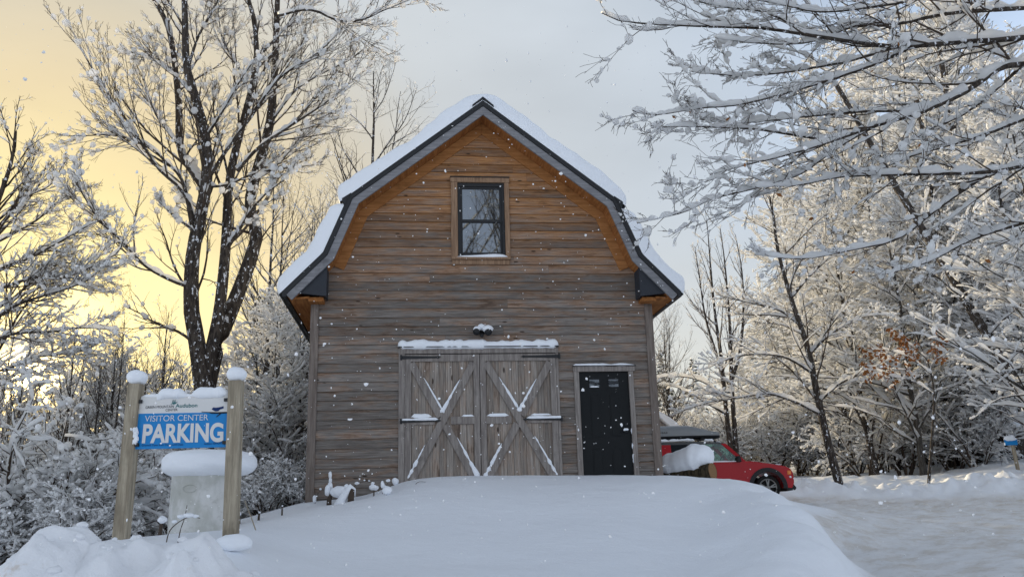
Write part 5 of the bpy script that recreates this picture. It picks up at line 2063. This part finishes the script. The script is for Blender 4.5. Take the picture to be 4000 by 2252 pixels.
for base in big:
    b1 = T.limbs(base, int(np.clip(base[2][0] * 3.6, 5, 14)), (0.016, 0.7, 6, 0.5, 0.6, 3), 4, 'cr', n=10, ang=0.5, angsd=.2, ratio=0.27, tmin=0.2, tmax=1.0, jit=0.09, up=0.02, flat=0.4, rr=0.5)
    b2 = T.limbs(b1, 6, (0.011, 0.6, 5, 0.3, 0.6), 3, 'cr', n=6, ang=0.6, angsd=.2, ratio=0.55, tmin=0.2, tmax=1.0, jit=0.09, up=0.02, flat=0.3, rr=0.65, minl=0.14)
    b3 = T.limbs(b2, 3, None, 3, 'cr', n=5, ang=0.6, angsd=.25, ratio=0.55, tmin=0.2, tmax=1.0, jit=0.12, up=0.01, flat=0.1, rr=0.7, minl=0.09)
    T.tips(b2, 0.13, 0.014, 0.04, 2, (1.0, 0.4))
    T.tips(b1, 0.4, 0.02, 0.055, 2, (1.0, 0.6, 0.3))
    tips_.append(b2[0][:, -1])
tr_ = place(T.meshes(), "overhanging_beech", T.org, 0, 1.0, "beech at the right edge with long snow-lined boughs reaching over the drive")
tp = np.vstack(tips_)
tp = tp[T.rng.uniform(size=len(tp)) < 0.035]
V, Q = leaf_mesh(T.rng, tp, 0.085)
lf = link("dry_leaf", raw_mesh("dry_leaf", V, Q, M['leaf'], False), tr_)
lf["kind"] = "stuff"

# --- leaning stem right of the car
D5 = 28.0
T = TreeMesh(64)
o5 = P(2112, 1197, D5)
T.org = np.array([o5[0], D5, gz(o5[0], D5)])
m0 = traced(T, [(2116, 1240), (2105, 1195), (2082, 1110), (2066, 1040), (2052, 975), (2040, 910), (2024, 850), (2000, 780), (1975, 700), (1955, 620), (1945, 540), (1930, 470)], D5, D5, .145, .03, 28, 9, (0.02, 0.3, 7, 0.5, 0.4, 2, 0.1))
sub5 = [m0]
for pts, dd, r0 in (([(2068, 1045), (2000, 1010), (1930, 990), (1860, 1000), (1790, 1010), (1720, 1030)], -1.5, .05),
                    ([(2046, 940), (1980, 900), (1910, 890), (1840, 900), (1770, 930)], -1, .045),
                    ([(2060, 1010), (2120, 960), (2200, 930), (2280, 930)], -1, .045),
                    ([(2036, 890), (2090, 840), (2160, 800), (2240, 790)], -.5, .05),
                    ([(2015, 820), (1960, 780), (1880, 760), (1800, 740)], 1, .045),
                    ([(1990, 750), (2040, 690), (2100, 640), (2170, 610)], 1, .05)):
    sub5.append(traced(T, pts, D5, D5 + dd, r0, .012, 18, 6, (0.03, 0.7, 6, 0.9, 0.4, 2)))
for base in sub5:
    b1 = T.limbs(base, 16, (0.022, 0.7, 5, 0.85, 0.5), 4, 'cr', n=8, ang=0.7, angsd=.2, ratio=0.34, tmin=0.25, tmax=1.0, jit=0.1, up=0.02, flat=0.4, rr=0.55)
    b2 = T.limbs(b1, 8, (0.017, 0.5, 4, 0.75, 0.5), 3, 'cr', n=5, ang=0.7, angsd=.2, ratio=0.5, tmin=0.2, tmax=1.0, jit=0.15, up=0.02, flat=0.3, rr=0.65, minl=0.15)
    T.tips(b2, 0.4, 0.025, 0.055, 1)
place(T.meshes(), "leaning_tree", T.org, 0, 1.0, "slim dark tree leaning left behind the road, just right of the red car")

# --- two slender stems behind the car
D6 = 31.0
T = TreeMesh(71)
o6 = P(1845, 1150, D6)
T.org = np.array([o6[0], D6, gz(o6[0], D6)])
st6 = []
for pts, r0 in (([(1850, 1200), (1832, 1080), (1822, 980), (1812, 880), (1800, 800), (1790, 700), (1782, 600), (1778, 555)], .11),
                ([(1858, 1200), (1848, 1080), (1840, 960), (1838, 860), (1832, 760), (1822, 650), (1812, 575)], .11),
                ([(1822, 980), (1805, 900), (1775, 800), (1760, 700), (1748, 620)], .06),
                ([(1840, 960), (1862, 880), (1870, 780), (1866, 680), (1850, 590)], .07)):
    st6.append(traced(T, pts, D6, D6 + .6, r0, .012, 22, 7, (0.015, 0.3, 6, 0.4, 0.4, 2, 0.08)))
for base in st6:
    b1 = T.limbs(base, 18, (0.022, 0.8, 5, 0.7, 0.4), 4, 'cr', n=9, ang=0.5, angsd=.15, ratio=0.24, tmin=0.3, tmax=1.0, jit=0.06, up=0.06, flat=0.0, rr=0.5)
    b2 = T.limbs(b1, 6, (0.014, 0.6, 4, 0.5, 0.4, 1), 3, 'cr', n=6, ang=0.5, angsd=.2, ratio=0.5, tmin=0.25, tmax=1.0, jit=0.09, up=0.06, flat=0.0, rr=0.65, minl=0.15)
    T.tips(b2, 0.2, 0.015, 0.03, 1)
for pts, dd in (([(1826, 1010), (1770, 960), (1700, 945), (1650, 950)], -1), ([(1845, 985), (1780, 990), (1710, 1000)], -1.4), ([(1824, 1040), (1790, 1020), (1720, 980), (1670, 965)], -.5)):
    q = traced(T, pts, D6, D6 + dd, .045, .012, 16, 6, (0.05, 0.8, 6, 0.95, 0.35, 2))
    b1 = T.limbs(q, 9, (0.03, 0.7, 5, 0.85, 0.5), 4, 'cr', n=7, ang=0.7, angsd=.2, ratio=0.3, tmin=0.25, tmax=1.0, jit=0.1, up=0.02, flat=0.4, rr=0.55)
place(T.meshes(), "slender_tree", T.org, 0, 1.0, "pair of slender dark stems with fine bare tops rising behind the roof box")

# ------------------------------------------------------------------ woods: a few grown kinds, copied
BE = [beech(101 + i, h, r, s) for i, (h, r, s) in enumerate(((13, .15, 1.25), (11, .12, 1.3), (14.5, .17, 1.2), (9, .10, 1.35)))]
BEm = [b.meshes('bark_far' if i % 2 else 'bark') for i, b in enumerate(BE)]
BA = [bare(201, 13, .15).meshes('bark'), bare(202, 11.5, .12, 0.7).meshes('bark_far'), bare(203, 12, .10, 0.6, 0.25, 3).meshes('bark_far')]
SH = [shrub(301, 3.4, 1.1, 8).meshes('twig'), shrub(302, 2.6, 1.15, 8).meshes('twig'), shrub(303, 4.2, 1.0, 7).meshes('twig')]
CO = [conifer(401, 11), conifer(402, 9)]
wr = random.Random(8)


def put(ms, name, px, d, sc, label, cat="tree", group=None, rz=None, dz=0.0, tilt=0.0):
    x = P(px, 1240, d)[0]
    return place(ms, name, (x, d, gz(x, d) + dz), wr.uniform(0, 6.28) if rz is None else rz, sc, label, cat, group, tilt)


# trees told apart by where they stand
put(BA[0], "bare_tree", 925, 31, 1.32, "bare tree with a fine rounded top showing above the barn's left roof slope", rz=0.5)
put(BA[1], "bare_tree", 800, 27, 0.95, "bare tree standing against the barn's left eave")
put(BA[2], "bare_tree", 705, 25, 0.92, "many-stemmed bare tree just right of the maple")
put(BEm[3], "snowy_beech", 735, 21, 0.72, "low snowy beech between the maple and the barn's left corner")
put(BEm[1], "snowy_beech", 665, 19.5, 0.50, "small snowy beech right behind the right sign post")
put(BA[0], "bare_tree", 655, 29, 0.98, "bare open tree whose fine twigs show right of the maple's broken stem")
put(BA[1], "bare_tree", 855, 36, 1.15, "bare tree rising over the barn's left roof break")
put(BA[2], "bare_tree", 1672, 41, 0.72, "thin many-stemmed tree against the barn's right wall")
put(BA[1], "bare_tree", 345, 24, 0.62, "thin bare tree above the left sign post, against the yellow sky")
put(BA[2], "bare_tree", 420, 27, 0.60, "slim bare tree seen over the sign between post and maple")
put(CO[0], "conifer", 1690, 82, 1.2, "snowy conifer in the distance nearest the barn's right wall", "conifer")
put(CO[1], "conifer", 1765, 88, 1.4, "snowy distant conifer left of the two slender stems", "conifer")
put(CO[1], "conifer", 1915, 78, 1.3, "distant conifer between the slender stems and the leaning tree", "conifer")

# thicket of shrubs and small trees left of the barn, sloping down
gl = "snow-laden shrubs of the thicket behind the sign"
lab = "snow-laden bush in the dense thicket behind and beside the parking sign"
for px, d, k, s in ((-40, 13.2, 1, .95), (60, 14.0, 0, .95), (160, 13.6, 1, 1.0), (245, 14.6, 0, .95), (120, 16, 2, .9), (10, 17, 0, 1.1), (210, 17.5, 2, .95), (330, 16.0, 1, 1.05), (300, 18.5, 0, 1.15),
                    (395, 17.2, 0, .9), (60, 20, 2, 1.1), (440, 19.5, 2, .9), (170, 21, 0, 1.3), (350, 21.5, 2, 1.0), (640, 17.5, 0, .8), (690, 18.6, 1, .95), (740, 17.2, 1, .75), (760, 20.0, 0, 1.0), (610, 20.5, 2, .85),
                    (-60, 19.5, 2, 1.2), (250, 23.5, 2, 1.2), (40, 24.5, 2, 1.3), (530, 20.0, 1, 1.2), (480, 22.5, 2, 1.0), (700, 23, 2, 1.0), (20, 15.0, 1, .9), (100, 12.6, 1, .55), (200, 12.5, 1, .5), (-10, 12.3, 1, .6), (665, 15.6, 1, .5), (745, 15.8, 1, .45)):
    put(SH[k], "snowy_shrub", px, d, s, lab, "shrub", gl)
gl = "young trees of the thicket left of the barn"
lab = "young snow-covered tree in the wood behind the sign, under the yellow sky"
for px, d, k, s in ((180, 22, 3, .66), (230, 25, 1, .68), (300, 28, 3, .80), (-60, 26, 0, .72), (150, 30, 2, .58), (390, 31, 1, .72), (20, 33, 2, .50), (250, 35, 0, .78), (460, 34, 3, .95), (560, 30, 1, .75), (610, 26, 3, .78), (650, 32, 0, .80), (740, 30, 1, .9), (170, 41, 2, .74), (330, 42, 0, .84), (60, 44, 2, .55), (500, 43, 2, .80), (700, 42, 2, .95), (790, 36, 1, 1.0)):
    put(BEm[k], "snowy_tree", px, d, s, lab, "tree", gl, dz=-0.3)

gl = "thin dark saplings in the thicket under the yellow sky"
for px, d, k, s_ in ((25, 15.2, 1, .36), (150, 17, 0, .38), (225, 18.5, 1, .46), (275, 19.5, 2, .50), (315, 21, 1, .55), (95, 19, 2, .42), (390, 22, 0, .52), (440, 24, 1, .58), (-20, 18, 2, .40), (180, 24, 0, .55)):
    put(BA[k], "bare_sapling", px, d, s_, "thin dark sapling standing among the snowy bushes under the yellow sky", "tree", gl)

# wood right of the drive
gr_ = "snow-laden beeches of the wood beyond the drive"
lab = "snow-laden beech in the dense wood beyond the drive on the right"
for px, d, k, s in ((2210, 33, 0, .86), (2330, 31, 1, .95), (2440, 34, 0, 1.0), (2540, 35, 2, 1.0), (2660, 29, 0, 1.0), (2150, 37, 2, .80), (2270, 38, 2, .95), (2390, 36, 0, 1.05), (2490, 35, 2, 1.0), (2590, 34, 1, 1.2),
                    (2090, 42, 1, .85), (2200, 44, 0, .95), (2330, 44, 2, 1.05), (2450, 42, 0, 1.2), (2560, 41, 2, 1.15), (2020, 46, 3, .95), (1950, 48, 1, .75), (2110, 50, 2, .85), (2400, 52, 2, 1.2), (2540, 50, 0, 1.4), (2250, 54, 2, 1.05), (1890, 52, 3, .8),
                    (2700, 31, 2, 1.1), (2480, 33.0, 3, .85), (2390, 34.5, 3, .82), (2640, 27.5, 3, .9), (2235, 46, 2, 1.5), (2370, 44, 0, 1.7), (2480, 43, 2, 1.75), (2565, 38, 1, 1.9), (2110, 52, 0, 1.35), (2300, 55, 2, 1.75), (2730, 19.5, 1, .9)):
    put(BEm[k], "snowy_beech", px, d, s, lab, "tree", gr_)
gr_ = "shrubs along the foot of the wood beyond the drive"
lab = "snow-covered bush along the edge of the wood, past the road bank"
for px, d, k, s in ((2050, 44, 1, 1.1), (2160, 43, 0, 1.2), (2230, 37.5, 2, 1.0), (2310, 37.0, 0, 1.05), (2370, 36.5, 2, .85), (2430, 34.0, 1, .9), (2010, 43.5, 0, 1.1), (1960, 43, 2, 1.05), (1900, 47, 0, 1.2), (1850, 44, 2, .95), (1790, 47, 0, 1.15), (1730, 44, 2, 1.05), (1690, 46, 0, 1.15), (2120, 42, 2, 1.2), (2190, 34.5, 0, 1.25), (2280, 34, 2, 1.1), (2470, 31.5, 0, .95), (1930, 48, 2, 1.3), (1830, 43, 2, 1.1), (1750, 46, 2, 1.2), (2080, 47, 2, 1.3), (2410, 33, 0, 1.2)):
    put(SH[k], "snowy_shrub", px, d, s, lab, "shrub", gr_)
# bare trunks in the gloom at the right
gr_ = "dark trunks inside the wood at the right"
lab = "tall dark trunk inside the wood behind the small blue sign"
TK = []
for sd in (1, 2):
    T = TreeMesh(500 + sd)
    P0, R0 = straight(T.rng, 15, 0.2, 22, 0.0, 0.05, 0.6)
    b0 = T.trunk(P0, R0, 9)
    b1 = T.limbs(b0, 16, (0.04, 0.8, 5, 0.9, 0.4), 5, 'tr', n=9, ang=1.1, angsd=.2, ratio=0.2, tmin=0.3, tmax=1.0, jit=0.09, up=0.04, flat=0, rr=0.4)
    b2 = T.limbs(b1, 6, (0.03, 0.8, 4, 0.85, 0.5), 3, 'cr', n=6, ang=0.7, ratio=0.5, tmin=0.2, flat=.6, jit=.12, up=.01, rr=.6)
    TK.append(T.meshes('bark'))
for i, (px, d, s) in enumerate(((2405, 34, .85), (2435, 37, .9), (2465, 33.5, 1.0), (2520, 36, .9), (2550, 32.5, 1.15), (2345, 38, .8), (2495, 40, 1.0), (2380, 41, .9), (2575, 38, 1.0), (2300, 40, .8), (2425, 44, 1.0), (2260, 42, .8))):
    put(TK[i % 2], "dark_trunk", px, d, s, lab, "tree", gr_)
put(TK[0], "thick_tree", 2690, 27, 0.95, "thick brown trunk leaning left over the small blue sign", "tree", tilt=-0.40, rz=0.0)
for x, d, k, s in ((-1.0, 29.5, 3, .85), (1.2, 30.5, 1, .75), (3.0, 31.5, 3, .85), (2.2, 27.5, 3, .7)):  # hidden clump added behind the barn so its shadow falls on the drive
    place(BEm[k], "snowy_tree", (x, d, gz(x, d)), wr.uniform(0, 6), s, "unseen snowy young tree added behind the barn to shade the drive", "tree", "unseen trees added behind the barn to shade the drive")
# oak sapling still holding its brown leaves
T = TreeMesh(88)
D8 = 26.5
o8 = P(2330, 1215, D8)
T.org = np.array([o8[0], D8, gz(o8[0], D8)])
m0 = traced(T, [(2335, 1230), (2345, 1100), (2350, 1000), (2340, 930), (2320, 880), (2300, 830)], D8, D8, .05, .015, 18, 6)
arms = [traced(T, pts, D8, D8 - .4, .022, .006, 14, 5, (0.035, 0.8, 6, 0.9, 0.4, 2)) for pts in ([(2348, 990), (2300, 960), (2240, 945), (2170, 915)], [(2342, 940), (2290, 900), (2230, 880), (2180, 880)], [(2330, 900), (2280, 860), (2250, 840)], [(2340, 930), (2360, 880), (2370, 840)])]
lc = []
for q in arms:
    b1 = T.limbs(q, 9, (0.022, 0.6, 4, 0.7, 0.5), 3, 'cr', n=6, ang=0.7, ratio=0.3, tmin=0.2, flat=.3, jit=.12, up=.0, rr=.6, minl=.2)
    for t_ in (2, 3, 4, 5):
        lc.append(b1[0][:, t_])
    T.tips(b1, 0.6, .03, .06, 1)
oak = place(T.meshes(), "oak_sapling", T.org, 0, 1.0, "oak sapling still holding a clump of rusty brown leaves at the wood edge")
lc = np.repeat(np.vstack(lc), 3, 0)
lc = lc + T.rng.normal(0, 0.07, lc.shape)
V, Q = leaf_mesh(T.rng, lc, 0.15)
link("dry_leaf", raw_mesh("dry_leaf", V, Q, M['leaf'], False), oak)["kind"] = "stuff"

# far-off wood that closes the view
def far_wood():
    rng = np.random.default_rng(9)
    parts = {'bark_far': MB(), 'tree_snow': MB(), 'needle': MB()}
    src = []
    for sd in (1, 2, 3):
        T = TreeMesh(900 + sd)
        P0, R0 = straight(T.rng, 12, .14, 10)
        b0 = T.trunk(P0, R0, 4)
        b1 = T.limbs(b0, 26, (0.08, 0.8, 4, 0.8, 0.5, 1), 3, 'tr', n=6, ang=0.9, ratio=0.3, tmin=0.12, flat=0, jit=.1, up=.05, rr=.5)
        b2 = T.limbs(b1, 6, (0.06, 0.8, 3, 0.8, 0.5, 1), 3, 'tr', n=4, ang=0.8, ratio=0.5, tmin=0.2, flat=.3, jit=.15, up=.02, rr=.6)
        src.append((T.tr.arrays(), T.sn.arrays()))
    for i in range(150):
        d = rng.uniform(58, 95)
        px = rng.uniform(-250, 2900)
        if 480 < px < 1640: continue
        if 1640 < px < 1900 and d < 80 and rng.uniform() < 0.6: continue
        x = P(px, 1240, d)[0]
        k = src[int(rng.integers(0, 3))]
        a = rng.uniform(0, 6.28)
        s = rng.uniform(0.55, 0.95) * (0.75 if px < 1950 else 1.25) * (0.55 if -60 < px < 190 else 1)
        R = np.array([[math.cos(a), -math.sin(a), 0], [math.sin(a), math.cos(a), 0], [0, 0, 1]]) * s
        o = np.array([x, d, gz(x, d) - .3])
        for (V, Q, T), m in zip(k, ('bark_far', 'tree_snow')):
            parts[m].add(V @ R.T + o, Q)
    r = empty("distant_forest", (0, 0, 0), 0, "far-off snowy wood closing the view behind barn and thickets", "forest")
    r["kind"] = "stuff"
    for m, nm in (('bark_far', "trunk"), ('tree_snow', "snow_load")):
        V, Q, T = parts[m].arrays()
        link(nm, raw_mesh(nm, V, Q, M[m], True), r)["kind"] = "stuff"


far_wood()

# trees across the drive behind the viewer, seen only in the window glass
for x, d, k, s in ((4.6, -5.5, 0, 1.3), (5.9, -8.5, 1, 1.5), (2.2, -9.5, 1, 1.5), (7.2, -12, 0, 1.6), (4.4, -15, 0, 1.75)):
    place(BA[k], "bare_tree", (x, d, -2.2), wr.uniform(0, 6), s, "bare tree across the drive that is mirrored in the barn's gable window", "tree", "trees mirrored in the gable window")

# ------------------------------------------------------------------ falling snow
def falling_snow():
    rng = np.random.default_rng(12)
    n = 3400
    d = rng.uniform(2.2, 14.0, n) ** 1.0
    px = rng.uniform(-60, 2640, n)
    py = rng.uniform(-60, 1420, n)
    C = np.array([P(a, b, c) for a, b, c in zip(px, py, d)])
    keep = (C[:, 2] > ground_h(C[:, 0], C[:, 1], False) + 0.1)
    C = C[keep]
    d = d[keep]
    V, T = ico(1)
    n = len(C)
    r = rng.gamma(3.2, 0.00112, n) * (0.55 + 0.045 * d)
    k = 1 + rng.uniform(-.4, .4, (n, len(V)))
    st = rng.uniform(0.7, 1.5, (n, 1, 3))
    v = V[None] * (r[:, None] * k)[..., None] * st + C[:, None]
    me = raw_mesh("falling_snow", v.reshape(-1, 3), np.zeros((0, 4)), M['flake'], True, T=(T[None] + (np.arange(n) * len(V))[:, None, None]).reshape(-1, 3))
    tag(link("falling_snow", me), "scattered white snowflakes drifting down in front of the barn", "snowfall", kind='stuff')


M['flake'] = mat("snowflake", (0.95, 0.95, 0.95), 0.6, 0.3)
falling_snow()
